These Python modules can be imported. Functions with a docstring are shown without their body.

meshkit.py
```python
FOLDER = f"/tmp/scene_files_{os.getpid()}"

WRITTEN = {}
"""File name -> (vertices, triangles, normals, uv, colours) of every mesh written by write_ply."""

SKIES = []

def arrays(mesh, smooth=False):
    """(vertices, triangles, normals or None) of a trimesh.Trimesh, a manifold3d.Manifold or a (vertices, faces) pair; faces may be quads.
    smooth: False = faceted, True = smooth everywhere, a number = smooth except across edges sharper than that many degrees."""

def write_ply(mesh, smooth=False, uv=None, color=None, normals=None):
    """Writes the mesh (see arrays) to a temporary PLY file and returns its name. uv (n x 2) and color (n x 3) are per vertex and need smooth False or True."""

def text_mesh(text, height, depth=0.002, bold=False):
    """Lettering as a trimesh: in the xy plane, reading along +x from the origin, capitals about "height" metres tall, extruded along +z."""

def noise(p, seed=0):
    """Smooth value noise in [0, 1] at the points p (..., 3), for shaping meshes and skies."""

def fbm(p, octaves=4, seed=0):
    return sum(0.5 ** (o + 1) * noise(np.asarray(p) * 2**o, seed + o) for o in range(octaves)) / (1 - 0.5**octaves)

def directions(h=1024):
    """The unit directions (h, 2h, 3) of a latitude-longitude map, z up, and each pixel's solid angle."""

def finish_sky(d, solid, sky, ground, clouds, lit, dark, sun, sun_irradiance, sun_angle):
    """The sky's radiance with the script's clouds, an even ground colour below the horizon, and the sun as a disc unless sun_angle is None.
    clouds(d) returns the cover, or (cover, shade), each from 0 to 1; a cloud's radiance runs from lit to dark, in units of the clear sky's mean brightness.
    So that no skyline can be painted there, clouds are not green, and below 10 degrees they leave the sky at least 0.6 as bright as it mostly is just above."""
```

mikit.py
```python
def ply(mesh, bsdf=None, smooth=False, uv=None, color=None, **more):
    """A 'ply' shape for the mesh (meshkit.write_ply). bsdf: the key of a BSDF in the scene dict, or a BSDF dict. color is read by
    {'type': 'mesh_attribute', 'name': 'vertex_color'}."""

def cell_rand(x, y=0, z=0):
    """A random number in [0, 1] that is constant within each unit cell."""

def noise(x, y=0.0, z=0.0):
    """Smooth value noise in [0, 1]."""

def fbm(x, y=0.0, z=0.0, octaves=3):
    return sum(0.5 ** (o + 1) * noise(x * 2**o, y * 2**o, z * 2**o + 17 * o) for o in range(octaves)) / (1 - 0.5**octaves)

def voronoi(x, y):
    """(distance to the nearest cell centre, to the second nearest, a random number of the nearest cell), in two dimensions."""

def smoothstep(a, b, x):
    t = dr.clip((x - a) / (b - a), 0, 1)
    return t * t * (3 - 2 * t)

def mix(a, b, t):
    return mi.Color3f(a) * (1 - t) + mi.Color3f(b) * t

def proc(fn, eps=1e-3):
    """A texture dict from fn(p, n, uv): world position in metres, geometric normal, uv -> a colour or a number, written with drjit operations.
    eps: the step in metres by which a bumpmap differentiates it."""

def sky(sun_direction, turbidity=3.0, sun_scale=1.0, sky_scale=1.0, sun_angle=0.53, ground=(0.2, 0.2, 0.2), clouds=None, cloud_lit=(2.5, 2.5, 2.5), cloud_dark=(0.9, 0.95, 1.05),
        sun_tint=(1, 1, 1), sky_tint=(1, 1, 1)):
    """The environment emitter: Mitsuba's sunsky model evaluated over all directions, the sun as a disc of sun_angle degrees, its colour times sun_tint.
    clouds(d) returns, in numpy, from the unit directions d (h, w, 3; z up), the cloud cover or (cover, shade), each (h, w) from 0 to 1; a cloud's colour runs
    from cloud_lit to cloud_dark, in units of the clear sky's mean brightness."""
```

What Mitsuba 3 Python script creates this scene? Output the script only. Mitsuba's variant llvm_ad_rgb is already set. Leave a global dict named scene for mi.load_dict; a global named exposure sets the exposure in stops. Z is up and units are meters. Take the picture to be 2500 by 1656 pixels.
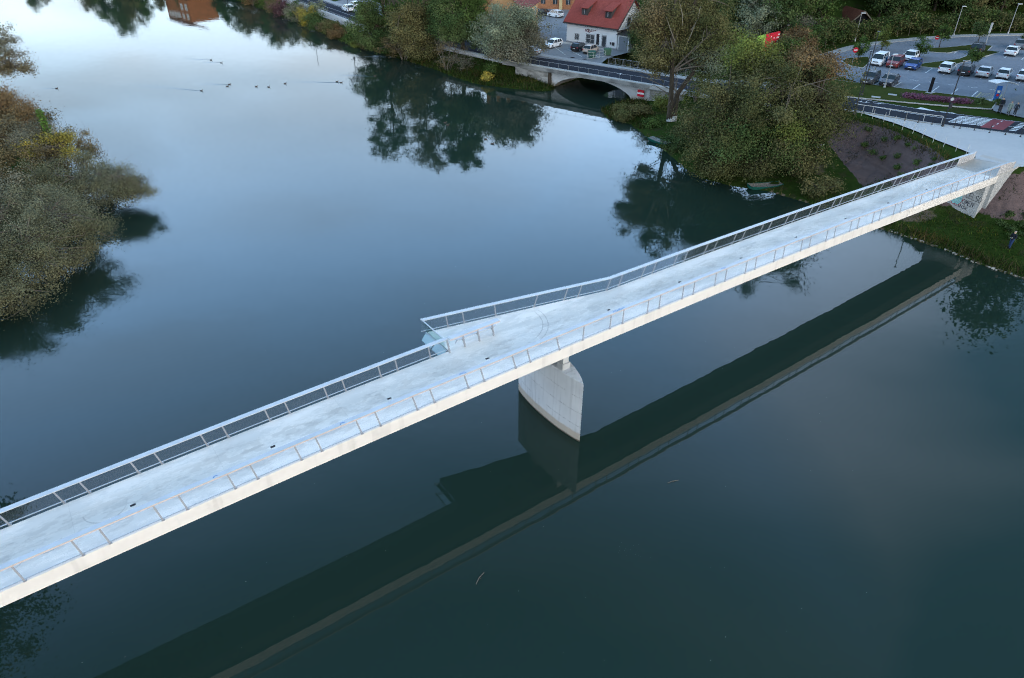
import math, numpy as np, trimesh, mitsuba as mi, drjit as dr, mikit, meshkit, shapely
import manifold3d as m3
from shapely.geometry import Polygon, LineString, Point
from mikit import noise, fbm, smoothstep, mix, proc

T4 = mi.ScalarTransform4f
scene, labels, counts = {}, {}, {}

# ------------------------------------------------------------------ camera, sky, exposure
scene['camera'] = {'type': 'perspective', 'fov': 72.64, 'fov_axis': 'x', 'near_clip': 0.5, 'far_clip': 4000.0,
                   'to_world': T4().look_at(origin=[0, 0, 31], target=[0, math.cos(math.radians(33.3)), 31 - math.sin(math.radians(33.3))], up=[0, 0, 1])}


def clouds(d):
    """Broken evening cloud: a heavier grey deck overhead and to the right, a pale bank behind, open blue sky with thin streaks upstream."""
    x, y, z = d[..., 0], d[..., 1], d[..., 2]
    el = np.degrees(np.arcsin(np.clip(z, 0, 1)))
    az = np.degrees(np.arctan2(x, y))
    st = lambda a, b, v: np.clip((v - a) / (b - a), 0, 1) ** 2 * (3 - 2 * np.clip((v - a) / (b - a), 0, 1))
    zz = np.maximum(z, 0) + 0.16
    n = meshkit.fbm(np.stack([x / zz * 0.7 + 0.45 * y / zz, y / zz * 1.4, 0 * z + 3.3], -1), 5, 3) - 0.5
    streak = meshkit.fbm(np.stack([np.radians(az) * 2.0 + el * 0.07, el * 0.16 - np.radians(az) * 1.8, 0 * z + 1.7], -1), 4, 11) - 0.5
    up = st(29, 56, el + 12 * n)
    right = st(4, 48, az + 30 * n) * st(-170, -100, -az) * 0.93
    back = st(0.25, -0.35, y + 0.25 * n) * 0.92
    low = 0.80 * st(27, 10, el + 14 * streak) * st(30, -15, az) + np.clip(0.06 + 1.3 * streak, 0, 0.40) * st(45, 20, el)
    cover = np.maximum(np.maximum(up, right), np.maximum(back, low * st(60, 10, az)))
    lee = st(20, -60, az) * st(0.3, -0.2, y)          # the bank behind is brighter towards the hidden sun on the right
    front = 0.72 * st(-0.1, 0.25, y) * st(70, 20, np.abs(az + 30))
    shade = np.clip(np.maximum(np.maximum(np.maximum(st(22, 46, el + 14 * n), lee * 0.85), front), right * 1.2 * st(-0.2, 0.3, y)) + 0.5 * n, 0, 1)
    return np.clip(cover, 0, 0.985), shade


scene['sky'] = mikit.sky((math.sin(math.radians(144)) * 0.96, math.cos(math.radians(144)) * 0.96, 0.27), turbidity=3.0, sun_scale=0.0, sun_angle=40.0, sky_scale=1.0, clouds=clouds,
                         cloud_lit=(1.32, 1.27, 1.23), cloud_dark=(0.05, 0.115, 0.175), sky_tint=(0.95, 1.03, 1.18))
exposure = 5.52


# ------------------------------------------------------------------ helpers
def num(key):
    n = counts.get(key, 0)
    counts[key] = n + 1
    return key if n == 0 else f'{key}_{n:03d}'


def thing(name, label=None, cat=None, group=None, kind=None):
    k = num(name)
    labels[k] = {a: b for a, b in (('label', label), ('category', cat), ('group', group), ('kind', kind)) if b}
    return k


def put(key, mesh, bsdf, smooth=False, color=None, uv=None, T=None, **more):
    d = mesh if isinstance(mesh, dict) else mikit.ply(mesh, bsdf, smooth=smooth, color=color, uv=uv)
    d = {**d, **more}
    if isinstance(mesh, dict) and bsdf:
        d['bsdf'] = {'type': 'ref', 'id': bsdf}
    if T is not None:
        d['to_world'] = T
    scene[key] = d
    return key


def part(parent, name, mesh, bsdf, smooth=False, label=None, kind=None, **k):
    key = num(parent + '__' + name)
    put(key, mesh, bsdf, smooth, **k)
    if label or kind:
        labels[key] = {a: b for a, b in (('label', label), ('kind', kind)) if b}
    return key


def struct(name, mesh, bsdf, smooth=False, label=None, **k):
    key = num(name)
    put(key, mesh, bsdf, smooth, **k)
    labels[key] = {'label': label, 'kind': 'structure'} if label else {'kind': 'structure'}
    return key


def cat(ms):
    return trimesh.util.concatenate([m for m in ms if m is not None])


def mesh(v, f):
    return trimesh.Trimesh(np.asarray(v, float), np.asarray(f), process=False)


def tri(m):
    a = m.to_mesh()
    return mesh(a.vert_properties[:, :3], a.tri_verts)


def place(x, y, z=0.0, deg=0.0, s=1.0):
    return T4().translate([float(x), float(y), float(z)]).rotate([0, 0, 1], float(deg)).scale(float(s))


def box(c, s, rot=0.0):
    b = trimesh.creation.box(s)
    if rot:
        b.apply_transform(trimesh.transformations.rotation_matrix(rot, [0, 0, 1]))
    b.apply_translation(c)
    return b


def bar(p, q, w, h, up=(0, 0, 1)):
    """A box between two points, w wide across, h high along up."""
    p, q = np.asarray(p, float), np.asarray(q, float)
    d = q - p
    L = np.linalg.norm(d)
    d /= L
    up = np.asarray(up, float)
    if abs(d @ up) > 0.95:
        up = np.array([1.0, 0, 0])
    a = np.cross(up, d)
    a /= np.linalg.norm(a)
    b = np.cross(d, a)
    m = trimesh.creation.box([L, w, h])
    M = np.eye(4)
    M[:3, :3] = np.stack([d, a, b], 1)
    M[:3, 3] = (p + q) / 2
    m.apply_transform(M)
    return m


def tube(pts, radii, n=6, caps=False):
    p = np.asarray(pts, float)
    r = np.broadcast_to(np.asarray(radii, float), (len(p),))
    t = np.gradient(p, axis=0)
    t /= np.linalg.norm(t, axis=1, keepdims=True) + 1e-12
    ref = np.where(np.abs(t[:, 2:]) < 0.9, [0, 0, 1.0], [1.0, 0, 0])
    a = np.cross(t, ref)
    a /= np.linalg.norm(a, axis=1, keepdims=True) + 1e-12
    b = np.cross(t, a)
    ang = np.arange(n) * 2 * np.pi / n
    v = p[:, None] + r[:, None, None] * (np.cos(ang)[None, :, None] * a[:, None] + np.sin(ang)[None, :, None] * b[:, None])
    i, j = np.meshgrid(np.arange(len(p) - 1), np.arange(n), indexing='ij')
    f = np.stack([i * n + j, i * n + (j + 1) % n, (i + 1) * n + (j + 1) % n, (i + 1) * n + j], -1).reshape(-1, 4)
    f = np.vstack([f[:, [0, 1, 2]], f[:, [0, 2, 3]]])
    v = v.reshape(-1, 3)
    if caps:
        v = np.vstack([v, p[0], p[-1]])
        k = np.arange(n)
        f = np.vstack([f, np.stack([0 * k + len(v) - 2, (k + 1) % n, k], 1), np.stack([0 * k + len(v) - 1, k + (len(p) - 1) * n, (k + 1) % n + (len(p) - 1) * n], 1)])
    return mesh(v, f)


def extrude(poly, h, z=0.0):
    poly = poly if isinstance(poly, Polygon) else Polygon(poly)
    m = trimesh.creation.extrude_polygon(poly, h, engine='earcut')
    m.apply_translation([0, 0, z])
    return m


def sheet(poly, z):
    """A flat polygon at height z, facing up."""
    poly = poly if isinstance(poly, Polygon) else Polygon(poly)
    v, f = trimesh.creation.triangulate_polygon(poly, engine='earcut')
    v3 = np.column_stack([v, np.full(len(v), z)])
    m = mesh(v3, f)
    if m.face_normals[:, 2].sum() < 0:
        m.invert()
    return m


def hull(pts):
    return trimesh.convex.convex_hull(np.asarray(pts, float))


def resample(pts, step):
    ls = LineString(pts)
    n = max(2, int(round(ls.length / step)) + 1)
    return np.array([ls.interpolate(t, normalized=True).coords[0] for t in np.linspace(0, 1, n)])


def smooth_line(pts, step, it=6):
    p = resample(pts, step)
    for _ in range(it):
        p[1:-1] = 0.25 * p[:-2] + 0.5 * p[1:-1] + 0.25 * p[2:]
    return p


def normals2(p):
    t = np.gradient(p, axis=0)
    t /= np.linalg.norm(t, axis=1, keepdims=True)
    return np.stack([-t[:, 1], t[:, 0]], 1)


def ribbon(line, a, b, zf, dz, n=3):
    """A strip along a plan line between the offsets a and b to its left, at the heights zf + dz."""
    nn = normals2(line)
    o = np.linspace(a, b, n)
    xy = line[:, None] + nn[:, None] * o[None, :, None]
    z = zf(xy[..., 0], xy[..., 1]) + dz
    v = np.concatenate([xy, z[..., None]], -1).reshape(-1, 3)
    i, j = np.meshgrid(np.arange(len(line) - 1), np.arange(n - 1), indexing='ij')
    q = np.stack([i * n + j, (i + 1) * n + j, (i + 1) * n + j + 1, i * n + j + 1], -1).reshape(-1, 4)
    m = mesh(v, np.vstack([q[:, [0, 1, 2]], q[:, [0, 2, 3]]]))
    if m.face_normals[:, 2].sum() < 0:
        m.invert()
    return m


def kerb(line, a, b, zf, z0, z1):
    """A long low block along a line (top and both sides)."""
    top = ribbon(line, a, b, zf, z1, 2)
    k = len(line)
    nn = normals2(line)
    out = [top]
    for o, flip in ((a, False), (b, True)):
        xy = line + nn * o
        z = zf(xy[:, 0], xy[:, 1])
        v = np.vstack([np.column_stack([xy, z + z0]), np.column_stack([xy, z + z1])])
        i = np.arange(k - 1)
        f = np.vstack([np.stack([i, i + 1, i + 1 + k], 1), np.stack([i, i + 1 + k, i + k], 1)])
        out.append(mesh(v, f[:, ::-1] if flip else f))
    return cat(out)


# ------------------------------------------------------------------ materials
def diffuse(key, rgb):
    scene[key] = {'type': 'twosided', 'bsdf': {'type': 'diffuse', 'reflectance': {'type': 'rgb', 'value': list(rgb)} if not isinstance(rgb, dict) else rgb}}
    return key


def pbr(key, rgb, rough=0.6, metal=0.0, coat=0.0, spec=0.5):
    d = {'type': 'principled', 'base_color': {'type': 'rgb', 'value': list(rgb)} if not isinstance(rgb, dict) else rgb, 'roughness': rough, 'metallic': metal, 'specular': spec}
    if coat:
        d['clearcoat'] = coat
        d['clearcoat_gloss'] = 0.95
    scene[key] = {'type': 'twosided', 'bsdf': d}
    return key


diffuse('m_leaf', {'type': 'mesh_attribute', 'name': 'vertex_color'})
diffuse('m_bark', proc(lambda p, n, uv: mix((0.04, 0.032, 0.025), (0.11, 0.09, 0.07), fbm(p.x * 3, p.y * 3, p.z * 0.9, 3))))
diffuse('m_twig', (0.17, 0.145, 0.12))
diffuse('m_palebark', (0.34, 0.31, 0.26))


def mid_(uv):
    return smoothstep(0.2, 0.9, uv.y) * (1 - smoothstep(3.0, 3.8, uv.y) * 0.6)


def deck_fn(p, n, uv):
    # along-bridge streaks and cloudy stains in pale concrete; uv = (s, n) along and across the bridge
    a = fbm(uv.x * 0.35, uv.y * 0.9, 1.0, 4)
    b = fbm(uv.x * 1.7, uv.y * 4.5, 5.0, 4)
    c = fbm(uv.x * 9.0, uv.y * 22.0, 9.0, 2)
    mid = smoothstep(0.3, 1.2, uv.y) * (1 - smoothstep(2.6, 3.7, uv.y))
    k = 0.5 * a + 0.35 * b + 0.15 * c
    t = smoothstep(0.38, 0.60, k)
    edge = (1 - smoothstep(0.15, 0.55, uv.y + 0.35 * (b - 0.5))) + smoothstep(3.35, 3.8, uv.y + 0.35 * (b - 0.5)) * (1 - smoothstep(3.95, 4.1, uv.y))
    seam = 1 - smoothstep(0.006, 0.02, dr.abs((uv.x + 1.2) / 6.7 - dr.round((uv.x + 1.2) / 6.7)) * 6.7)
    drip = smoothstep(0.60, 0.72, fbm(uv.x * 0.8, uv.y * 2.6, 21.0, 4)) * mid_(uv)
    col = mix((0.70, 0.685, 0.65), (0.87, 0.83, 0.775), t)
    dark = 1 - 0.16 * mid * smoothstep(0.45, 0.62, b) - 0.08 * mid
    # tyre marks: two pale rubber arcs by the lookout and loops further down the deck
    arcs = mi.Float(0)
    for cx, cy, r, lo, hi in ((-2.6, 4.6, 3.15, -2.2, 1.1), (-2.6, 4.6, 2.8, -1.8, 1.1), (-26.6, 2.5, 0.95, -27.7, -25.8), (-29.1, 1.7, 0.55, -29.9, -28.3), (-30.6, 1.6, 0.6, -30.6, -29.9)):
        d = dr.abs(dr.sqrt(dr.square(uv.x - cx) + dr.square(uv.y - cy)) - r)
        arcs = dr.maximum(arcs, (1 - smoothstep(0.012, 0.045, d)) * smoothstep(lo - 0.3, lo + 0.4, uv.x) * (1 - smoothstep(hi - 0.4, hi + 0.3, uv.x)) * dr.select(uv.y < cy, 1.0, 0.0))
    return col * dark * (1 - 0.28 * arcs) * (1 - 0.07 * edge) * (1 - 0.12 * seam) * (1 - 0.13 * drip)


diffuse('m_deck', proc(deck_fn))
pbr('m_fascia', proc(lambda p, n, uv: mix((0.62, 0.575, 0.525), (0.70, 0.655, 0.605), fbm(p.x * 0.6 + p.y * 0.4, p.z * 3.0, p.y * 0.3, 3)) * (1 - 0.10 * smoothstep(0.55, 0.75, fbm((p.x + p.y) * 2.2, p.z * 0.4, 4.0, 2)))), 0.55, spec=0.3)
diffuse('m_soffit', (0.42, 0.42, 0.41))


def pier_fn(p, n, uv):
    base = mix((0.47, 0.475, 0.48), (0.60, 0.605, 0.61), fbm(p.x * 1.4, p.y * 1.4, p.z * 0.7, 4))
    base = base * (1 - 0.13 * smoothstep(0.5, 0.72, fbm(p.x * 5.5, p.y * 5.5, p.z * 0.25, 2)))
    wob = 0.14 * (fbm(p.x * 1.6, p.y * 1.6, 2.0, 2) - 0.5)
    joint = dr.minimum(dr.minimum(dr.abs(p.z - 3.55), dr.abs(p.z - 2.35)), dr.abs(p.z - 1.25))
    base = base * (1 - 0.28 * (1 - smoothstep(0.012, 0.035, joint)) * smoothstep(0.35, 0.6, fbm(p.x * 2, p.y * 2, p.z, 2)))
    hole = dr.sqrt(dr.square(dr.abs((p.x * 0.61 - p.y * 0.79) * 0.8 - dr.round((p.x * 0.61 - p.y * 0.79) * 0.8)) / 0.8) + dr.square(dr.abs(p.z * 0.83 - dr.round(p.z * 0.83)) / 0.83))
    base = base * (1 - 0.3 * (1 - smoothstep(0.015, 0.04, hole)))
    stain = 1 - smoothstep(0.55, 0.75, p.z + wob)
    base = mix(base, mi.Color3f(0.40, 0.33, 0.25), stain * 0.8)
    return mix(base, mi.Color3f(0.10, 0.09, 0.07), 1 - smoothstep(0.04, 0.16, p.z + wob * 0.5))


diffuse('m_pier', proc(pier_fn))
pbr('m_steel', (0.42, 0.43, 0.44), 0.45, 0.5)
pbr('m_railtop', proc(lambda p, n, uv: mix((0.43, 0.44, 0.45), (0.54, 0.55, 0.56), fbm(p.x * 2.0, p.y * 2.0, 1.0, 3))), 0.5, 0.25)
pbr('m_cable_near', (0.60, 0.60, 0.60), 0.5, 0.2)
pbr('m_wood_edge', (0.60, 0.46, 0.40), 0.6)
pbr('m_post', (0.30, 0.30, 0.315), 0.45, 0.25)
pbr('m_cable', (0.40, 0.40, 0.42), 0.4, 0.5)
pbr('m_perforated', proc(lambda p, n, uv: mix((0.50, 0.47, 0.45), (0.62, 0.59, 0.56), fbm(p.x * 4, p.y * 4, p.z * 0.5, 2))), 0.5)
scene['m_glass'] = {'type': 'thindielectric', 'int_ior': 1.5, 'specular_transmittance': {'type': 'rgb', 'value': [0.66, 0.85, 0.83]}}
pbr('m_glass_tint', (0.20, 0.31, 0.33), 0.15, 0.0, 0.3, 0.5)
diffuse('m_black', (0.02, 0.02, 0.022))
diffuse('m_dark', (0.045, 0.045, 0.05))
diffuse('m_blue_ink', (0.10, 0.22, 0.45))
diffuse('m_black_ink', (0.05, 0.05, 0.06))
diffuse('m_teal_ink', (0.28, 0.52, 0.52))
diffuse('m_red_ink', (0.42, 0.05, 0.07))
diffuse('m_white', (0.78, 0.79, 0.80))
diffuse('m_offwhite', (0.62, 0.62, 0.60))
pbr('m_grey_metal', (0.42, 0.43, 0.45), 0.45, 0.5)
pbr('m_black_paint', (0.022, 0.023, 0.026), 0.4)


def asphalt(lo, hi, sc=0.5):
    return proc(lambda p, n, uv: mix(lo, hi, 0.6 * fbm(p.x * sc, p.y * sc, 1.0, 4) + 0.4 * noise(p.x * 9, p.y * 9, 0.0)))


def worn(lo, hi):
    def fn(p, n, uv):
        a = fbm(p.x * 0.35, p.y * 0.35, 1.0, 4)
        b = fbm(p.x * 3.1, p.y * 3.1, 4.0, 3)
        patch = smoothstep(0.58, 0.64, fbm(p.x * 0.16 + 3, p.y * 0.16, 7.0, 2))
        crack = 1 - smoothstep(0.0, 0.02, dr.abs(fbm(p.x * 0.5, p.y * 0.5, 12.0, 4) - 0.5))
        return mix(lo, hi, 0.55 * a + 0.45 * b) * (1 - 0.12 * patch) * (1 - 0.16 * crack)
    return proc(fn)


diffuse('m_road', worn((0.032, 0.035, 0.044), (0.056, 0.060, 0.073)))
diffuse('m_lot', worn((0.175, 0.192, 0.225), (0.26, 0.28, 0.315)))
diffuse('m_yard', worn((0.20, 0.207, 0.22), (0.285, 0.292, 0.305)))
diffuse('m_plaza', proc(lambda p, n, uv: mix((0.46, 0.46, 0.46), (0.56, 0.555, 0.545), 0.6 * fbm(p.x * 0.4, p.y * 0.4, 1.0, 4) + 0.4 * fbm(p.x * 4, p.y * 4, 3.0, 2))))
diffuse('m_approach', proc(lambda p, n, uv: mix((0.46, 0.435, 0.40), (0.54, 0.51, 0.475), fbm(p.x * 1.2, p.y * 1.2, 1.0, 4))))
diffuse('m_kerb', proc(lambda p, n, uv: mix((0.34, 0.34, 0.335), (0.52, 0.52, 0.51), fbm(p.x * 1.5, p.y * 1.5, p.z * 2, 3))))
diffuse('m_pave', proc(lambda p, n, uv: mix((0.30, 0.305, 0.31), (0.42, 0.425, 0.43), fbm(p.x * 1.1, p.y * 1.1, p.z, 3))))
diffuse('m_paint', proc(lambda p, n, uv: mix((0.58, 0.59, 0.60), (0.76, 0.77, 0.78), fbm(p.x * 1.3, p.y * 1.3, 2.0, 3))))
diffuse('m_yellow_paint', (0.52, 0.46, 0.22))
diffuse('m_redpath', proc(lambda p, n, uv: mix((0.21, 0.065, 0.075), (0.30, 0.10, 0.11), fbm(p.x * 1.5, p.y * 1.5, 1.0, 3))))


def ground_fn(p, n, uv):
    # uv = (planting-mulch mask, bare-earth mask), edges broken by noise
    g = fbm(p.x * 0.55, p.y * 0.55, 1.0, 4)
    h = fbm(p.x * 3.3, p.y * 3.3, p.z, 3)
    grass = mix((0.018, 0.036, 0.008), (0.040, 0.066, 0.015), 0.5 * g + 0.5 * h)
    grass = mix(grass, mi.Color3f(0.048, 0.044, 0.022), smoothstep(0.54, 0.72, fbm(p.x * 0.8 + 9, p.y * 0.8, 3.0, 3)) * 0.6)
    furrow = fbm(p.z * 5.0 + 0.8 * g, (p.x + p.y) * 0.35, 2.0, 3)
    mul = mix((0.100, 0.070, 0.066), (0.185, 0.132, 0.126), 0.55 * furrow + 0.45 * h)
    earth = mix((0.09, 0.066, 0.045), (0.22, 0.17, 0.12), 0.5 * h + 0.5 * g)
    w = 0.55 * (g - 0.5) + 0.35 * (h - 0.5)
    c = mix(grass, mul, smoothstep(0.40, 0.60, uv.x + w))
    return mix(c, earth, smoothstep(0.35, 0.65, uv.y + w))


diffuse('m_ground', proc(ground_fn))


def ripple(p, n, uv):
    # height in metres: faint long swell everywhere, finer ripples towards the right-hand bank and upstream
    near = smoothstep(34.0, 52.0, p.x + 0.12 * (fbm(p.x * 0.1, p.y * 0.1, 3.0, 2) - 0.5) * 60)
    far = smoothstep(70.0, 150.0, p.y)
    a = fbm(p.x * 0.33 + p.y * 0.10, p.y * 0.45, 1.0, 3) * (0.0035 + 0.0045 * smoothstep(0.35, 0.65, fbm(p.x * 0.05, p.y * 0.035, 9.0, 2)))
    b = fbm(p.x * 0.9 + p.y * 0.75, p.y * 2.4 - p.x * 1.1, 4.0, 2) * (0.0004 + 0.0040 * near)
    c = fbm(p.x * 0.8, p.y * 1.5, 8.0, 3) * (0.0003 + 0.0042 * far)
    return a + b + c


scene['m_water'] = {'type': 'bumpmap', 'arbitrary': proc(ripple, eps=0.02), 'scale': 1.0,
                    'bsdf': {'type': 'plastic', 'int_ior': 1.333, 'diffuse_reflectance': {'type': 'rgb', 'value': [0.0128, 0.0290, 0.0215]}}}


# ------------------------------------------------------------------ terrain and water
def zp(x, y):
    """Height of the built-up land: the old road by the stone bridge lies lower than the new plaza."""
    t = np.clip((np.asarray(x, float) - 30) / 17, 0, 1)
    return 3.2 + 2.6 * t * t * (3 - 2 * t) + 0 * np.asarray(y, float)


river_poly = Polygon([(75, -80), (62, 20), (52, 50), (47.7, 57.3), (44.9, 60.9), (43.5, 63.5), (41.5, 66), (39.6, 68.3), (36.7, 72.9), (33.5, 76.4), (30.5, 79.5), (27, 81),
                      (24, 83.5), (22.5, 87), (21.5, 92), (20.5, 97), (19, 103), (18, 107), (15, 110), (14.3, 115), (17.5, 119), (20.3, 120.5), (26, 127.8), (36, 137), (46, 147), (62, 175),
                      (48, 180), (40, 162), (32, 150), (22, 143.5), (14, 138), (7.9, 130.6), (7.4, 127.6), (5.5, 126.7), (0, 128.6), (-6.6, 132.1), (-11, 137.5), (-15.7, 144.5), (-29.5, 161.1),
                      (-43.8, 178.8), (-55.7, 197.2), (-83.2, 236.5), (-105, 255), (-150, 277), (-230, 300), (-700, 330), (-700, 270), (-250, 235), (-150, 185), (-115, 150), (-92, 125), (-75, 103),
                      (-60, 88), (-52, 75), (-48, 62), (-46, 50), (-41, 35), (-37, 24), (-36, 10), (-40, -80)])
plat_poly = Polygon([(300, -80), (100, 20), (72, 52), (60, 66), (55, 72), (52.9, 71.1), (50.2, 73.9), (48.3, 74.7), (48.6, 78.4), (48.1, 82.4), (47, 87.3), (44.6, 91.1), (41, 96), (36, 101), (30.5, 108), (29.0, 113.2),
                     (29.5, 118.0), (26.5, 120.4), (10.5, 132.6), (3.0, 138.2), (-1.5, 137.6), (-14, 150), (-30.7, 168.4), (-48.7, 196), (-78, 241), (-110, 272), (-160, 295), (-250, 325), (-700, 360), (-700, 900), (900, 900), (900, -80)])
west_poly = Polygon([(-52, -80), (-50, 24), (-58, 50), (-62, 75), (-72, 97), (-102, 129), (-127, 162), (-250, 215), (-700, 250), (-700, -80)])
land_poly = plat_poly.union(west_poly)


def hill(x, y):
    d = (x - 57) * -0.34 + (y - 138) * 0.94
    w = np.clip((x - 40) / 22, 0, 1)
    return 0.48 * np.maximum(0, d - 3.5) * w * w * (3 - 2 * w) / (1 + 0.004 * np.maximum(0, d))


def ground_z(x, y, parts=False):
    x, y = np.asarray(x, float), np.asarray(y, float)
    pts = shapely.points(x, y)
    dr_ = shapely.distance(pts, river_poly)
    ins = shapely.distance(pts, river_poly.exterior)
    dp = shapely.distance(pts, land_poly)
    top = zp(x, y) + hill(x, y) - 0.08
    gentle = 0.05 + 0.16 * dr_
    z = np.minimum(top, np.maximum(gentle, top - 0.95 * dp))
    z = np.minimum(z, 0.05 + 1.1 * dr_)
    z = np.where(dr_ <= 0, -np.minimum(1.6, 0.35 * ins) - 0.02, z)
    return (z, dr_, dp, top) if parts else z


def axis(knots):
    out = []
    for a, b, st in knots:
        out.append(np.arange(a, b, st))
    return np.concatenate(out + [[knots[-1][1]]])


gx = axis([(-1500, -240, 90), (-240, -110, 6), (-110, -60, 2.5), (-60, 12, 1.5), (12, 41, 0.5), (41, 54, 0.25), (54, 62, 0.5), (62, 110, 2), (110, 260, 8), (260, 1500, 90)])
gy = axis([(-900, -60, 80), (-60, 40, 5), (40, 56, 1.5), (56, 72, 0.5), (72, 93, 0.3), (93, 100, 0.5), (100, 150, 1.3), (150, 220, 2.5), (220, 330, 6), (330, 1500, 80)])
X, Y = np.meshgrid(gx, gy, indexing='ij')
Z, DR, DP, TOP = ground_z(X, Y, True)
P3 = np.stack([X, Y, 0 * X], -1)
on = DR > 0
slope = np.clip(DP, 0, 1) * on
Z = Z + on * np.clip(DR, 0, 1) * (0.22 * np.clip(DP / 2, 0, 1) * (meshkit.fbm(P3 * 0.9, 3, 1) - 0.5) + 0.12 * np.clip(DP / 2, 0, 1) * (meshkit.fbm(P3 * 2.7, 2, 5) - 0.5))
drop = TOP - Z
mulch = ((X > 41) & (Y < 93.5) & (Y > 40) & (X < 62) & on) * np.clip((drop - 0.25) / 0.25, 0, 1) * np.clip((4.25 - drop) / 0.5, 0, 1)
# raked fabric folds running down the planted slope
fold = np.abs(np.sin((-X * 0.80 + Y * 0.60) * 1.9 + 3.0 * meshkit.fbm(P3 * 0.22, 2, 8) + 0.4 * Z))
Z = Z - mulch * (0.20 * (1 - fold) ** 5 * (meshkit.fbm(P3 * 0.5, 2, 9) > 0.38) + 0.26 * (meshkit.fbm(P3 * 2.6, 3, 12) - 0.5))
earth = np.exp(-(((X - 43.6) / 2.2) ** 2 + ((Y - 70.2) / 1.5) ** 2)) + 0.9 * np.clip(1 - DR / 0.55, 0, 1) * on * (X > 30) + 0.55 * np.exp(-(((X - 36.5) / 4) ** 2 + ((Y - 84.5) / 4) ** 2))
ni, nj = X.shape
ii, jj = np.meshgrid(np.arange(ni - 1), np.arange(nj - 1), indexing='ij')
q = np.stack([ii * nj + jj, (ii + 1) * nj + jj, (ii + 1) * nj + jj + 1, ii * nj + jj + 1], -1).reshape(-1, 4)
struct('ground', mesh(np.stack([X, Y, Z], -1).reshape(-1, 3), np.vstack([q[:, [0, 1, 2]], q[:, [0, 2, 3]]])), 'm_ground', smooth=True, uv=np.stack([mulch, np.clip(earth, 0, 1)], -1).reshape(-1, 2),
       label='grassy riverbanks, mulched slopes and flat land on both sides of the river')
scene['river'] = {'type': 'rectangle', 'bsdf': {'type': 'ref', 'id': 'm_water'}, 'to_world': T4().translate([0, 150, 0]).scale([800, 500, 1])}
labels['river'] = {'label': 'calm dark green river reflecting the pale evening sky', 'kind': 'structure'}

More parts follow.
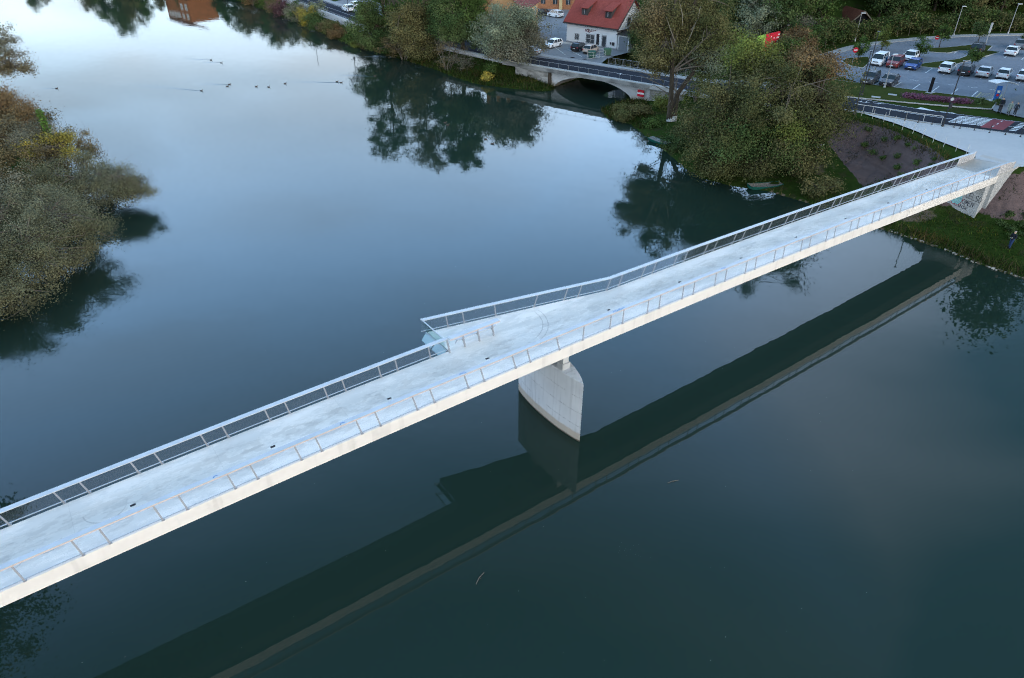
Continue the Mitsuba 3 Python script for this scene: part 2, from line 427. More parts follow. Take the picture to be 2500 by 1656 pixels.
# ------------------------------------------------------------------ roads, plaza, parking
N_line = smooth_line([(-130, 296), (-78, 241), (-48.7, 196), (-30.7, 168.4), (-14, 150.2), (1, 134.9), (28.1, 114.1), (35, 105.3), (40, 98.4), (45.2, 93.0), (51, 87.8), (56, 85.1), (60.7, 82.3), (75, 74), (110, 56)], 1.5, 10)
struct('road', ribbon(N_line, 0.0, 6.6, zp, 0.004, 4), 'm_road', label='two-lane asphalt road over the arch bridge and past the plaza')
side = lambda lo, hi: N_line[(N_line[:, 0] > lo) & (N_line[:, 0] < hi)]
struct('pavement', kerb(side(-140, 36), 6.6, 8.3, zp, -0.3, 0.13), 'm_pave', label='pale raised pavement along the far edge of the road')
struct('kerb', kerb(side(-140, 42), -0.75, 0.0, zp, -0.5, 0.16), 'm_kerb', label='pale concrete edge strip on the river side of the road')
struct('kerb', kerb(side(43.5, 112), -0.22, 0.0, zp, -0.1, 0.10), 'm_kerb')
for o, w, lo, hi in ((3.3, 0.10, -140, -16), (0.45, 0.09, -140, -16), (6.2, 0.09, -140, -16), (3.5, 0.13, 44, 112), (6.35, 0.09, 30, 112)):
    struct('lane_line', ribbon(side(lo, hi), o - w / 2, o + w / 2, zp, 0.009, 2), 'm_paint')

G = 5.8  # level of plaza, parking and the road beside them
struct('plaza', sheet([(45.4, 91.9), (46.2, 90.2), (47.6, 87.4), (48.7, 84), (49.4, 80.5), (50.4, 77.3), (50.9, 75.2), (50.3, 73.75), (53.7, 71.3), (55, 71.9), (60, 65.9), (72, 51.9), (90, 40), (110, 55), (75, 73.75), (60.6, 82.08), (55.9, 84.85), (50.85, 87.55)], G + 0.06),
       'm_plaza', label='wide pale concrete plaza at the end of the footbridge')
struct('parking_lot', sheet([(52.2, 107.8), (57, 104.6), (66.4, 97.8), (69.5, 99.5), (110, 128), (140, 150), (100, 146.4), (88.9, 145.4), (80.4, 143.2), (70.8, 139.3), (62, 134.4), (56.5, 130), (52, 124), (50, 115)], G + 0.004),
       'm_lot', label='grey asphalt parking lot with marked bays')
struct('pavement', sheet([(63.2, 92.8), (63.9, 94.3), (66.4, 97.8), (69.5, 99.5), (110, 128), (130, 105), (90, 71.5), (69.5, 82.6)], G + 0.05), 'm_yard', label='light grey paved area beside the parking lot')
struct('pavement', kerb(smooth_line([(49.5, 122), (53, 127.5), (57.3, 131.6), (62.2, 136.2), (71.2, 141.2), (80.6, 144.9), (89, 147), (101, 148.2), (140, 153)], 2, 3), -1.5, 0.3, lambda x, y: G + 0 * x, -0.2, 0.10), 'm_pave', label='narrow pale verge between the parking lot and the hedge')
diffuse('m_lawn', proc(lambda p, n, uv: mix((0.030, 0.046, 0.012), (0.072, 0.080, 0.026), 0.6 * fbm(p.x * 0.9, p.y * 0.9, 1.0, 4) + 0.4 * fbm(p.x * 7, p.y * 7, 1.0, 2))))
for poly in ([(46.9, 100.4), (50.5, 98.9), (54, 97.4), (57.6, 96.0), (60.6, 95.0), (63.3, 94.2), (65.5, 97.0), (64.2, 99.3), (60.5, 101.7), (56.5, 104.3), (53.3, 106.3), (48, 110), (44, 108), (43, 104)],
             [(55.6, 122.7), (57, 124.8), (60.6, 126), (59.3, 122.6), (56.6, 118.6), (55.7, 119.7)],
             [(74.1, 130.9), (75.6, 133.5), (79.1, 134.2), (84.0, 136.3), (87.4, 136.0), (84.3, 132.0), (79.6, 132.2), (76.4, 130.1)],
             [(66.2, 119.6), (66.6, 120.2), (75.9, 124.4), (84.0, 131.5), (85.6, 130.5), (76.2, 123.6), (68.9, 118.0)]):
    g = Polygon(poly).buffer(0.35, join_style='round')
    struct('lawn', extrude(g, 0.14, G - 0.04), 'm_lawn')
    struct('kerb', extrude(g.buffer(0.14).difference(g), 0.13, G - 0.04), 'm_kerb')


def painted(name, polys, z=G + 0.012, bsdf='m_paint'):
    struct(name, cat([sheet(p, z) for p in polys]), bsdf)


def strip(a, b, w):
    a, b = np.array(a, float), np.array(b, float)
    d = (b - a) / np.linalg.norm(b - a)
    n_ = np.array([-d[1], d[0]]) * w / 2
    return [tuple(a + n_), tuple(b + n_), tuple(b - n_), tuple(a - n_)]


ROW = np.array([math.cos(math.radians(-31)), math.sin(math.radians(-31))])      # along a row of bays
BAY = np.array([math.cos(math.radians(50)), math.sin(math.radians(50))])        # into a bay
for base, n0, n1 in (((67.2, 113.3), -5, 7), ((55.6, 105.2), -1, 3), ((79.8, 128.4), -2, 5)):
    for k in range(n0, n1):
        a = np.array(base) + ROW * 2.52 * k
        painted('bay_line', [strip(a, a + BAY * 4.6, 0.12)])
for k in range(3, 6):
    a = np.array((55.6, 105.2)) + ROW * 2.52 * k
    painted('bay_line', [strip(a, a + BAY * 4.4, 0.12)])
# hatched yellow bay by the ticket machine
a0 = np.array((64.4, 99.4))
painted('hatched_bay', [strip(a0, a0 + BAY * 4.2, 0.12), strip(a0 + ROW * 2.6, a0 + ROW * 2.6 + BAY * 4.2, 0.12)] + [strip(a0 + BAY * (0.3 + 0.8 * i), a0 + ROW * 2.6 + BAY * (0.9 + 0.8 * i), 0.10) for i in range(5)], bsdf='m_yellow_paint')
for k, (x, y) in enumerate([(60.6, 110.2), (62.7, 108.8), (64.8, 107.3), (67.0, 105.8), (69.2, 104.3)]):
    painted('lane_dash', [strip((x, y), (x + 0.95, y - 0.62), 0.12)])
painted('arrow_marking', [[(101.0, 137.2), (104.2, 138.3), (104.0, 138.9), (100.8, 137.8)], [(99.4, 137.3), (101.1, 136.6), (100.8, 138.6)]])
# zebra crossing and red cycle crossing
e1, e2 = np.array((0.905, -0.425)), np.array((0.73, 0.684))
zc = np.array((54.45, 87.75))
for i in range(6):
    a = zc + e2 * (0.15 + 0.72 * i)
    struct('zebra_stripe', sheet([tuple(a), tuple(a + e1 * 3.75), tuple(a + e1 * 3.75 + e2 * 0.42), tuple(a + e2 * 0.42)], G + 0.02), 'm_paint')
struct('cycle_crossing', sheet([(60.9, 89.1), (57.4, 85.7), (59.5, 84.4), (63.2, 88.1)], G + 0.016), 'm_redpath', label='red painted cycle crossing beside the zebra crossing')
painted('cycle_dash', [strip(np.array((58.7, 85.5)) + e2 * (0.3 + 1.6 * i), np.array((58.7, 85.5)) + e2 * (1.1 + 1.6 * i), 0.11) for i in range(3)], G + 0.024)
for i in range(6):
    a = np.array((59.95, 84.15)) + e2 * (0.25 + 0.8 * i)
    struct('crossing_block', sheet([tuple(a), tuple(a + e1 * 0.75), tuple(a + e1 * 0.75 + e2 * 0.42), tuple(a + e2 * 0.42)], G + 0.02), 'm_paint')
painted('give_way_marking', [[(53.6, 94.0), (55.7, 92.7), (54.6, 94.7)]])
painted('give_way_marking', [strip((56.1, 92.6), (57.6, 91.8), 0.28)])
painted('cycle_symbol', [strip((47.6, 97.3), (48.0, 97.9), 0.14), strip((48.2, 97.0), (48.6, 97.6), 0.14), strip((47.4, 97.6), (48.7, 96.9), 0.12), strip((49.2, 96.9), (50.4, 96.3), 0.14), strip((49.5, 96.3), (50.2, 96.8), 0.14)])
painted('cycle_symbol', [strip((18.2, 126.2), (19.2, 125.5), 0.16), strip((18.6, 125.2), (18.9, 126.3), 0.14), strip((19.7, 125.2), (20.7, 124.5), 0.16)], 3.215)
# paved yard in front of the white house and the lane behind it
struct('yard', sheet([(-3.5, 144.4), (2.6, 140.6), (14.6, 132.6), (16.3, 134.0), (18.2, 139.0), (24, 145), (27, 151), (18, 160), (12.8, 175), (22, 215), (-5, 215), (0, 190), (1.5, 172), (-1.8, 152)], 3.2 + 0.05), 'm_yard', label='grey paved yard in front of the white house')
painted('yard_line', [strip((2.2, 152.0), (5.2, 166.8), 0.25), strip((-0.5, 146.5), (2.4, 151.4), 0.16), strip((2.6, 151.6), (4.0, 143.8), 0.14), strip((11.0, 147.0), (13.3, 139.6), 0.12), strip((14.2, 146.2), (16.4, 139.3), 0.12), strip((8.4, 149.4), (10.2, 141.5), 0.12)], 3.262, 'm_offwhite')
for x, y in ((11.4, 138.9), (13.6, 137.4)):
    k = thing('manhole_cover', 'round dark manhole cover in the yard by the road, ' + ('nearer the white estate car' if x < 12 else 'nearer the green bins'), 'manhole cover')
    put(k, extrude(Point(x, y).buffer(0.42), 0.02, 3.25), 'm_dark')
struct('gravel_strip', sheet([(4.4, 157.0), (9.9, 155.4), (20, 146.0), (19.2, 145.2), (9.4, 153.6), (4.6, 155.6)], 3.262), 'm_approach')

# ------------------------------------------------------------------ footbridge
ANG = math.radians(35.35)
E_, N_ = np.array([math.cos(ANG), math.sin(ANG)]), np.array([-math.sin(ANG), math.cos(ANG)])
B0 = np.array([4.0, 36.391])


def zb(s):
    s = np.asarray(s, float)
    return 5.97 + 3.99e-7 * s ** 3 - 4.06e-4 * s ** 2 + 3.194e-3 * s


def B(s, n, h):
    """Bridge coordinates (metres along, across from the near edge, above the lower edge of the fascia) to the world."""
    s, n, h = np.broadcast_arrays(np.asarray(s, float), n, h)
    xy = B0 + s[..., None] * E_ + n[..., None] * N_
    return np.concatenate([xy, (zb(s) + h)[..., None]], -1)


def loft(ss, section, closed=True):
    """Sweep the (n, h) section along the stations; section may depend on s. Returns mesh and (s, n) uv."""
    rings = [np.asarray(section(s), float) for s in ss]
    k = len(rings[0])
    v = np.concatenate([B(s, r[:, 0], r[:, 1]) for s, r in zip(ss, rings)])
    i, j = np.meshgrid(np.arange(len(ss) - 1), np.arange(k if closed else k - 1), indexing='ij')
    q = np.stack([i * k + j, (i + 1) * k + j, (i + 1) * k + (j + 1) % k, i * k + (j + 1) % k], -1).reshape(-1, 4)
    f = np.vstack([q[:, [0, 1, 2]], q[:, [0, 2, 3]]])
    if closed:
        c = np.arange(1, k - 1)
        f = np.vstack([f, np.stack([0 * c, c, c + 1], 1), np.stack([0 * c, c + 1, c], 1) + (len(ss) - 1) * k])
    m = mesh(v, f)
    if closed:
        m.fix_normals()
    return m


S0, S1 = -66.0, 56.4
ST = np.arange(S0, S1 + 0.1, 1.53)
bridge = thing('footbridge', 'long white footbridge with a triangular lookout crossing the river on one pier', 'footbridge')


def far_edge(s):
    """Far edge of the deck: the lookout widens it between s = -6.9 and 6.2."""
    return 3.9 if (s < -6.9 or s > 6.2) else 3.9 + 0.206 * (6.2 - s)


# deck slab with (s, n) as texture coordinates
gs = np.unique(np.concatenate([ST, [-6.9, 6.2]]))
dv, df, duv = [], [], []


def patch(s_a, n_a, cols):
    o = len(dv)
    for s, row in zip(s_a, n_a):
        for n in row:
            dv.append(B(s, n, 0.80)[()])
            duv.append((s, n))
    k = cols
    for i in range(len(s_a) - 1):
        for j in range(k - 1):
            a, b, c, d = o + i * k + j, o + (i + 1) * k + j, o + (i + 1) * k + j + 1, o + i * k + j + 1
            df.extend([(a, b, c), (a, c, d)])


patch(gs, [np.linspace(0.1, 3.9, 4) for s in gs], 4)
la = np.linspace(-6.9, 6.2, 10)
patch(la, [np.linspace(3.9, far_edge(s), 3) for s in la], 3)
part(bridge, 'deck', mesh(dv, df), 'm_deck', uv=np.array(duv), label='pale stained concrete walking deck')
part(bridge, 'fascia', loft(gs, lambda s: [(0.0, 0.0), (0.0, 0.80), (0.098, 0.802), (0.098, 0.0)]), 'm_fascia', label='cream side beam facing the camera')
for a in np.arange(-60, 56, 9.0):
    part(bridge, 'fascia_joint', bar(B(a, -0.003, 0.02), B(a, -0.003, 0.78), 0.012, 0.012), 'm_offwhite')
part(bridge, 'girder', loft(gs, lambda s: [(0.10, 0.79), (0.12, 0.02), (0.9, -0.22), (2.75, -0.22), (3.98, 0.42), (3.92, 0.79)]), 'm_soffit')
look = Polygon([(-6.9, 3.85), (6.2, 3.85), (6.2, 3.9), (-6.9, far_edge(-6.9))])
part(bridge, 'lookout_slab', loft([-6.9, -3, 1, 6.0], lambda s: [(3.0, 0.78), (3.0, 0.15), (far_edge(s) - 0.02, 0.35), (far_edge(s), 0.78)]), 'm_soffit')
part(bridge, 'expansion_joint', loft([55.35, 55.45], lambda s: [(0.1, 0.803), (3.9, 0.803), (3.9, 0.79), (0.1, 0.79)]), 'm_grey_metal')
part(bridge, 'approach_slab', mesh(np.vstack([B(55.45, 0.0, 0.802), B(61.5, 0.0, 0.802 + 0.35), B(61.5, 4.0, 0.802 + 0.35), B(55.45, 4.0, 0.802), B(55.45, 0.0, 0.0), B(61.5, 0.0, 0.0), B(61.5, 4.0, 0.0), B(55.45, 4.0, 0.0)]),
     [(0, 1, 2), (0, 2, 3), (0, 4, 5), (0, 5, 1), (3, 2, 6), (3, 6, 7), (0, 3, 7), (0, 7, 4)]), 'm_approach', label='beige approach slab between deck and plaza')
for s in (-32.2, -25.5, -18.75, -12.06, -5.43, 4.43, 11.28, 18.1, 25.0, 32.0, 38.8, 45.6):
    part(bridge, 'drain', bar(B(s - 0.12, 1.86, 0.803), B(s + 0.12, 1.86, 0.803), 0.14, 0.006), 'm_dark')


# pier: a pointed ship-shaped wall under the deck, with bearing block
def pier_ring(g, z):
    out = []
    for t in np.linspace(-1, 1, 13):
        out.append((-0.72 + g + 0.98 * (abs(1 - t * t)) ** 0.9 * 0.98 + 0.16, 1.85 + (3.45 + g) * t))
    for t in np.linspace(1, -1, 13)[1:-1]:
        out.append((-0.56 - g - 0.36 * (1 - t * t) ** 0.9, 1.85 + (3.45 + g) * t))
    o = np.array(out)
    return np.column_stack([B0 + o[:, :1] * E_ + o[:, 1:] * N_, np.full(len(o), z)])


rings = [pier_ring(0.0, z) for z in (-1.5, 0.0, 0.6, 1.25, 2.35, 3.55, 4.74)] + [pier_ring(-0.035, 4.80)]
k = len(rings[0])
i, j = np.meshgrid(np.arange(len(rings) - 1), np.arange(k), indexing='ij')
q = np.stack([i * k + j, (i + 1) * k + j, (i + 1) * k + (j + 1) % k, i * k + (j + 1) % k], -1).reshape(-1, 4)
pv = np.vstack(rings + [rings[-1].mean(0, keepdims=True)])
c = np.arange(k)
pf = np.vstack([q[:, [0, 1, 2]], q[:, [0, 2, 3]], np.stack([(len(rings) - 1) * k + c, (len(rings) - 1) * k + (c + 1) % k, 0 * c + len(pv) - 1], 1)])
pm = mesh(pv, pf)
pm.fix_normals()
part(bridge, 'pier', pm, 'm_pier', smooth=28, label='pointed concrete pier with a brown water stain')
for n in (0.55, 3.1):
    part(bridge, 'bearing', bar(np.r_[(B0 + E_ * -0.45 + N_ * (n - 0.3)), 5.02], np.r_[(B0 + E_ * -0.45 + N_ * (n + 0.3)), 5.02], 0.62, 0.46), 'm_kerb')
    part(bridge, 'bearing', bar(np.r_[(B0 + E_ * -0.45 + N_ * (n - 0.22)), 5.5], np.r_[(B0 + E_ * -0.45 + N_ * (n + 0.22)), 5.5], 0.46, 0.52), 'm_kerb')

# abutment on the right bank with graffiti
wall = cat([loft([55.2, 56.24], lambda s: [(0.30, 0.0), (3.95, 0.0), (3.95, -4.0), (0.30, -4.0)])])
abut = part(bridge, 'abutment', wall, 'm_kerb', label='pale concrete abutment wall covered in graffiti')


def wing(n0, n1):
    prof = [(56.25, 0.8), (57.6, 0.8), (61.3, 5.0), (61.3, 5.70), (56.5, 5.70), (56.5, 4.86), (56.25, 4.86)]
    m = extrude([(a, b) for a, b in prof], n1 - n0)
    v = m.vertices.copy()
    xy = B0 + v[:, :1] * E_ + (n0 + v[:, 2:3]) * N_
    m.vertices = np.column_stack([xy, v[:, 1]])
    m.fix_normals()
    return m


part(bridge, 'wing_wall', wing(-0.02, 0.45), 'm_kerb')
part(bridge, 'wing_wall', wing(3.6, 4.05), 'm_kerb')


def strokes(P0, U, V, W, lines, w, depth=0.004):
    """Paint strokes on a plane: polylines in (u, v) metres from P0 along U and V, laid W-wards by depth."""
    out = []
    for ln in lines:
        pl = LineString(ln).buffer(w / 2, cap_style='round', quad_segs=3)
        for g in getattr(pl, 'geoms', [pl]):
            vv, ff = trimesh.creation.triangulate_polygon(g, engine='earcut')
            out.append(mesh(P0 + vv[:, :1] * U + vv[:, 1:] * V + depth * W, ff))
    return cat(out)


AO = np.r_[B0 + E_ * 55.2 + N_ * 3.6, 1.6]
AU, AV, AW = np.r_[-N_, 0], np.array([0, 0, 1.0]), np.r_[-E_, 0]
rg = np.random.default_rng(5)


def letter(kind, x, y, w, h):
    t = {'C': [(1, .85), (.6, 1), (.15, .8), (0, .45), (.2, .1), (.6, 0), (1, .15)], 'E': [(1, 1), (.1, .95), (.05, .5), (.8, .52), (.05, .5), (0, .03), (1, 0)],
         'L': [(.1, 1), (.05, .1), (.15, 0), (.9, .05)], 'S': [(.95, .9), (.5, 1), (.1, .8), (.3, .55), (.8, .42), (.9, .15), (.5, 0), (.05, .1)],
         'O': [(.5, 1), (.1, .8), (0, .4), (.25, .05), (.7, .02), (1, .4), (.9, .8), (.5, 1)], 'N': [(0, 0), (.08, 1), (.85, .05), (1, 1)],
         'D': [(.05, 0), (.1, 1), (.7, .9), (1, .5), (.75, .1), (.05, 0)], 'M': [(0, 0), (.15, 1), (.5, .3), (.85, 1), (1, 0)], 'A': [(0, 0), (.5, 1), (1, 0), (.8, .4), (.2, .4)]}[kind]
    return [(x + a * w, y + b * h) for a, b in t]


g1 = [letter(c, 1.75 + 0.33 * i, 1.5 - 0.05 * i, 0.27, 0.62) for i, c in enumerate('CELSO')] + [letter(c, 1.35 + 0.3 * i, 0.78 - 0.03 * i, 0.24, 0.5) for i, c in enumerate('DOMEN')] + [letter(c, 0.95 + 0.3 * i, 0.35 - 0.03 * i, 0.24, 0.32) for i, c in enumerate('LANSE')]
part(abut, 'graffiti', strokes(AO, AU, AV, AW, g1, 0.055), 'm_black_ink', label='black scrawled graffiti lettering')
blob = Polygon([(0.15, 1.0), (0.3, 0.72), (0.55, 0.78), (0.75, 0.55), (1.0, 0.6), (1.25, 0.5), (1.45, 0.85), (1.4, 1.5), (0.9, 1.75), (0.35, 1.6)]).buffer(0.12).buffer(-0.05)
vv, ff = trimesh.creation.triangulate_polygon(blob, engine='earcut')
part(abut, 'graffiti', mesh(AO + vv[:, :1] * AU + vv[:, 1:] * AV + 0.004 * AW, ff), 'm_teal_ink', label='turquoise graffiti patch')
part(abut, 'graffiti', strokes(AO, AU, AV, AW, [[(0.05, 1.05), (0.22, 0.68), (0.5, 0.72), (0.72, 0.46), (1.0, 0.52), (1.3, 0.42), (1.55, 0.8)], [(1.62, 1.05), (1.72, 1.2)]], 0.06, 0.008), 'm_red_ink', label='dark red graffiti outline')

# ---- railings
left_s = [-1.27] + [v for k in range(19) for v in (-3.51 - 3.325 * k, -4.60 - 3.325 * k)]
right_s = [0.59] + [v for k in range(16) for v in (2.87 + 3.355 * k, 3.98 + 3.355 * k)]
posts = sorted([s for s in left_s if s > -64] + [s for s in right_s if s < 55])
H0, H1 = 0.80, 1.84


def rail_line(n_of_s, ss, toward, name_rail):
    """One railing: handrail plate, fine cables, bottom rail and leaning posts. toward: +1 if inwards is +n."""
    rl = part(bridge, 'railing', loft(ss, lambda s: [(n_of_s(s) + toward * 0.05, H1 + 0.045), (n_of_s(s) + toward * 0.34, H1 + 0.045), (n_of_s(s) + toward * 0.34, H1), (n_of_s(s) + toward * 0.05, H1)]), 'm_railtop')
    part(rl, 'rail_edge', loft(ss, lambda s: [(n_of_s(s) + toward * 0.045, H1 + 0.02), (n_of_s(s) + toward * 0.047, H1 - 0.035), (n_of_s(s) + toward * 0.09, H1 - 0.035), (n_of_s(s) + toward * 0.09, H1 - 0.002)]), 'm_wood_edge')
    part(rl, 'bottom_rail', loft(ss, lambda s: [(n_of_s(s) + toward * 0.00, 0.93), (n_of_s(s) + toward * 0.045, 0.93), (n_of_s(s) + toward * 0.045, 0.90), (n_of_s(s) + toward * 0.00, 0.90)]), 'm_steel')
    cables = []
    for kk in range(12):
        t = (kk + 1) / 13
        c3 = np.array([B(s, n_of_s(s) + toward * (0.02 + 0.17 * t), 0.93 + (H1 - 0.93) * t) for s in ss])
        cables.append(tube(c3, 0.0032, 3))
    part(rl, 'cable', cat(cables), 'm_cable_near' if name_rail == 'near' else 'm_cable', kind='stuff')
    return rl


def add_posts(rl, ss, n_of_s, toward, lean):
    for s in ss:
        ds = lean(s)
        f0, f1 = B(s, n_of_s(s) + toward * 0.02, H0 - 0.05), B(s + ds, n_of_s(s + ds) + toward * 0.19, H1)
        part(rl, 'post', cat([bar(f0, f1, 0.035, 0.075, up=np.r_[E_, 0]), bar(B(s - 0.07, n_of_s(s) + toward * 0.02, 0.81), B(s + 0.07, n_of_s(s) + toward * 0.02, 0.81), 0.1, 0.03)]), 'm_post')


lean = lambda s: -0.2 if s < 0 else 0.2
near = rail_line(lambda s: 0.0, np.arange(-66, 59.6, 1.5), 1, 'near')
add_posts(near, posts, lambda s: 0.0, 1, lean)
far_l = rail_line(lambda s: 4.0, np.r_[np.arange(-66, -7.3, 1.5), -7.1], -1, 'far')
add_posts(far_l, [s - 0.25 for s in posts if s < -7.2], lambda s: 4.0, -1, lean)
far_r = rail_line(lambda s: 3.98, np.r_[6.15, np.arange(7.5, 60, 1.5)], -1, 'far')
add_posts(far_r, [s - 0.1 for s in posts if s > 7], lambda s: 3.98, -1, lean)
fl = lambda s: 3.98 + 0.206 * (6.15 - s)
look_r = rail_line(fl, np.linspace(-7.3, 6.15, 9), -1, 'lookout')
add_posts(look_r, [-5.5, -4.4, -2.2, 0.53, 2.77, 3.84, 6.1], fl, -1, lambda s: -0.2 if s < -1 else 0.2)
for rl, n_, a, b in ((near, 0.03, 55.9, 57.7), (near, 0.03, 57.75, 59.4), (far_r, 3.95, 55.7, 59.3)):
    part(rl, 'end_panel', mesh(np.array([B(a, n_, 0.82), B(b, n_, 0.82), B(b + 0.2, n_, H1 - 0.02), B(a + 0.2, n_, H1 - 0.02), B(a, n_ + 0.03, 0.82), B(b, n_ + 0.03, 0.82), B(b + 0.2, n_ + 0.03, H1 - 0.02), B(a + 0.2, n_ + 0.03, H1 - 0.02)]),
         [(0, 1, 2), (0, 2, 3), (4, 6, 5), (4, 7, 6), (0, 4, 5), (0, 5, 1), (3, 2, 6), (3, 6, 7), (1, 5, 6), (1, 6, 2), (0, 3, 7), (0, 7, 4)]), 'm_perforated', label='solid perforated panel at the end of the railing')
    for t in np.linspace(a, b, 9):
        part(rl, 'panel_bar', bar(B(t, n_ - 0.012, 0.83), B(t + 0.2, n_ - 0.012, H1 - 0.02), 0.02, 0.02, up=np.r_[E_, 0]), 'm_grey_metal')
# blue and grey pen marks on the handrail top
for s, w_, ink in ((-8.4, 0.8, 'm_blue_ink'), (-15.6, 0.45, 'm_blue_ink'), (-22.0, 0.35, 'm_blue_ink'), (3.2, 1.0, 'm_blue_ink'), (13.6, 0.4, 'm_blue_ink')):
    zz = [[(x, 0.06 + 0.12 * abs(math.sin(7 * x)) + 0.03 * math.sin(23 * x)) for x in np.linspace(0, w_, 22)], [(x, 0.10 + 0.05 * math.sin(16 * x)) for x in np.linspace(0, w_ * 0.9, 14)]]
    O = B(s, 0.07, H1 + 0.045)
    part(near, 'scribble', strokes(O, np.r_[E_, 0], np.r_[N_, 0], np.array([0, 0, 1.0]), zz, 0.035), ink, label='blue scribble on the handrail')
O = B(-29.2, 3.72, H1 + 0.045)
part(far_l, 'scribble', strokes(O, np.r_[E_, 0], np.r_[N_, 0], np.array([0, 0, 1.0]), [[(x, 0.05 + 0.04 * math.sin(11 * x)) for x in np.linspace(0, 1.0, 20)]], 0.02), 'm_grey_metal')

# glass end screen of the lookout: upright panes on a sloping glass apron
sg = -7.0
for a, b in ((4.05, 5.3), (5.34, 6.6)):
    part(bridge, 'glass_panel', mesh(np.array([B(sg, a, 0.8), B(sg, b, 0.8), B(sg - 0.25, b, H1), B(sg - 0.25, a, H1)]), [(0, 1, 2), (0, 2, 3)]), 'm_glass')
    part(bridge, 'glass_panel', mesh(np.array([B(sg, a, 0.80), B(sg, b, 0.80), B(sg - 0.42, b - 0.1, 0.42), B(sg - 0.42, a, 0.42), B(sg, a, 0.77), B(sg, b, 0.77), B(sg - 0.42, b - 0.1, 0.39), B(sg - 0.42, a, 0.39)]),
         [(0, 2, 1), (0, 3, 2), (4, 5, 6), (4, 6, 7), (2, 3, 7), (2, 7, 6)]), 'm_glass_tint')
part(bridge, 'glass_rail', bar(B(sg - 0.25, 3.75, H1 + 0.01), B(sg - 0.25, 6.65, H1 + 0.01), 0.07, 0.04), 'm_railtop')
part(bridge, 'glass_frame', bar(B(sg, 4.0, 0.79), B(sg, 6.62, 0.79), 0.06, 0.05), 'm_grey_metal')

# long leaning bench on the lookout, in line with the far railing
bench = thing('leaning_bench', 'long pale leaning bench on four posts standing on the lookout deck', 'bench')
part(bench, 'top_plank', bar(B(-7.0, 3.72, H1 + 0.02), B(-3.3, 3.76, H1 + 0.02), 0.36, 0.05), 'm_railtop')
part(bench, 'seat', bar(B(-6.3, 4.08, 1.34), B(-3.35, 4.12, 1.34), 0.38, 0.06), 'm_railtop')
part(bench, 'rail_edge', bar(B(-7.0, 3.53, H1 - 0.02), B(-3.3, 3.57, H1 - 0.02), 0.03, 0.05), 'm_wood_edge')
for s in (-6.95, -5.84, -4.76, -3.68):
    part(bench, 'post', bar(B(s, 3.74, 0.79), B(s - 0.16, 3.72, H1), 0.05, 0.10, up=np.r_[E_, 0]), 'm_post')
    if s > -6.5:
        part(bench, 'bracket', bar(B(s - 0.08, 3.76, 1.27), B(s - 0.05, 4.2, 1.29), 0.05, 0.05), 'm_post')
part(bench, 'strut', bar(B(-6.5, 3.8, 1.28), B(-6.15, 4.1, 1.30), 0.05, 0.05), 'm_post')


# ------------------------------------------------------------------ vegetation
def leaf_mesh(c, size, col, rng, up=0.35, aspect=0.62, out=None):
    """One small rhombus per row of c, turned at random but leaning outwards from its clump (out); colours per leaf."""
    n = len(c)
    nrm = rng.normal(size=(n, 3))
    if out is not None:
        nrm = 0.62 * nrm + 0.85 * out
        nrm[:, 2] += up
    else:
        nrm[:, 2] = np.abs(nrm[:, 2]) + up
    nrm /= np.linalg.norm(nrm, axis=1, keepdims=True)
    a = np.cross(nrm, rng.normal(size=(n, 3)))
    a /= np.linalg.norm(a, axis=1, keepdims=True) + 1e-9
    b = np.cross(nrm, a)
    s = np.asarray(size).reshape(-1, 1) * 0.5
    v = np.stack([c - a * s, c - b * s * aspect, c + a * s, c + b * s * aspect], 1).reshape(-1, 3)
    k = np.arange(n)[:, None] * 4
    f = np.vstack([k + [0, 1, 2], k + [0, 2, 3]])
    return (v, f), np.repeat(np.clip(col, 0.004, 0.8), 4, 0)


PAL = {'tan': [(0.100, 0.092, 0.055), (0.078, 0.076, 0.047), (0.122, 0.106, 0.062)],
       'tangrey': [(0.108, 0.104, 0.072), (0.085, 0.084, 0.058), (0.128, 0.120, 0.080)],
       'olive': [(0.085, 0.083, 0.034), (0.060, 0.064, 0.026), (0.115, 0.098, 0.045)],
       'dark': [(0.036, 0.058, 0.022), (0.052, 0.074, 0.028), (0.075, 0.092, 0.036)],
       'green': [(0.050, 0.080, 0.022), (0.075, 0.100, 0.030), (0.038, 0.060, 0.020)],
       'willow': [(0.150, 0.160, 0.112), (0.115, 0.128, 0.088), (0.185, 0.184, 0.122)],
       'brown': [(0.115, 0.082, 0.042), (0.145, 0.105, 0.058), (0.085, 0.066, 0.038)],
       'grey': [(0.115, 0.105, 0.078), (0.090, 0.085, 0.062), (0.140, 0.120, 0.088)],
       'rust': [(0.130, 0.072, 0.036), (0.105, 0.066, 0.036), (0.150, 0.095, 0.048)],
       'yellow': [(0.300, 0.205, 0.035), (0.240, 0.185, 0.045), (0.180, 0.150, 0.040)],
       'lime': [(0.095, 0.108, 0.028), (0.120, 0.126, 0.036), (0.072, 0.084, 0.024)],
       'shade': [(0.062, 0.062, 0.026), (0.046, 0.050, 0.021), (0.085, 0.076, 0.036)],
       'purple': [(0.080, 0.036, 0.046), (0.105, 0.050, 0.060), (0.060, 0.030, 0.036)],
       'heather': [(0.190, 0.070, 0.130), (0.150, 0.052, 0.105), (0.110, 0.075, 0.075)],
       'autumn': [(0.115, 0.098, 0.045), (0.140, 0.110, 0.050), (0.085, 0.080, 0.036)]}


PAL = {k: [tuple(1.40 * c * w for c, w in zip(t, (0.96, 1.04, 1.0))) for t in v] for k, v in PAL.items()}


def colours(pal, n, rng, jit=0.22):
    """Leaf colours drawn from one palette entry per clump, each leaf lighter or darker."""
    base = np.asarray(pal)
    return base[rng.integers(0, len(base), n)] * (1 + jit * rng.normal(size=(n, 1))).clip(0.45, 1.7)


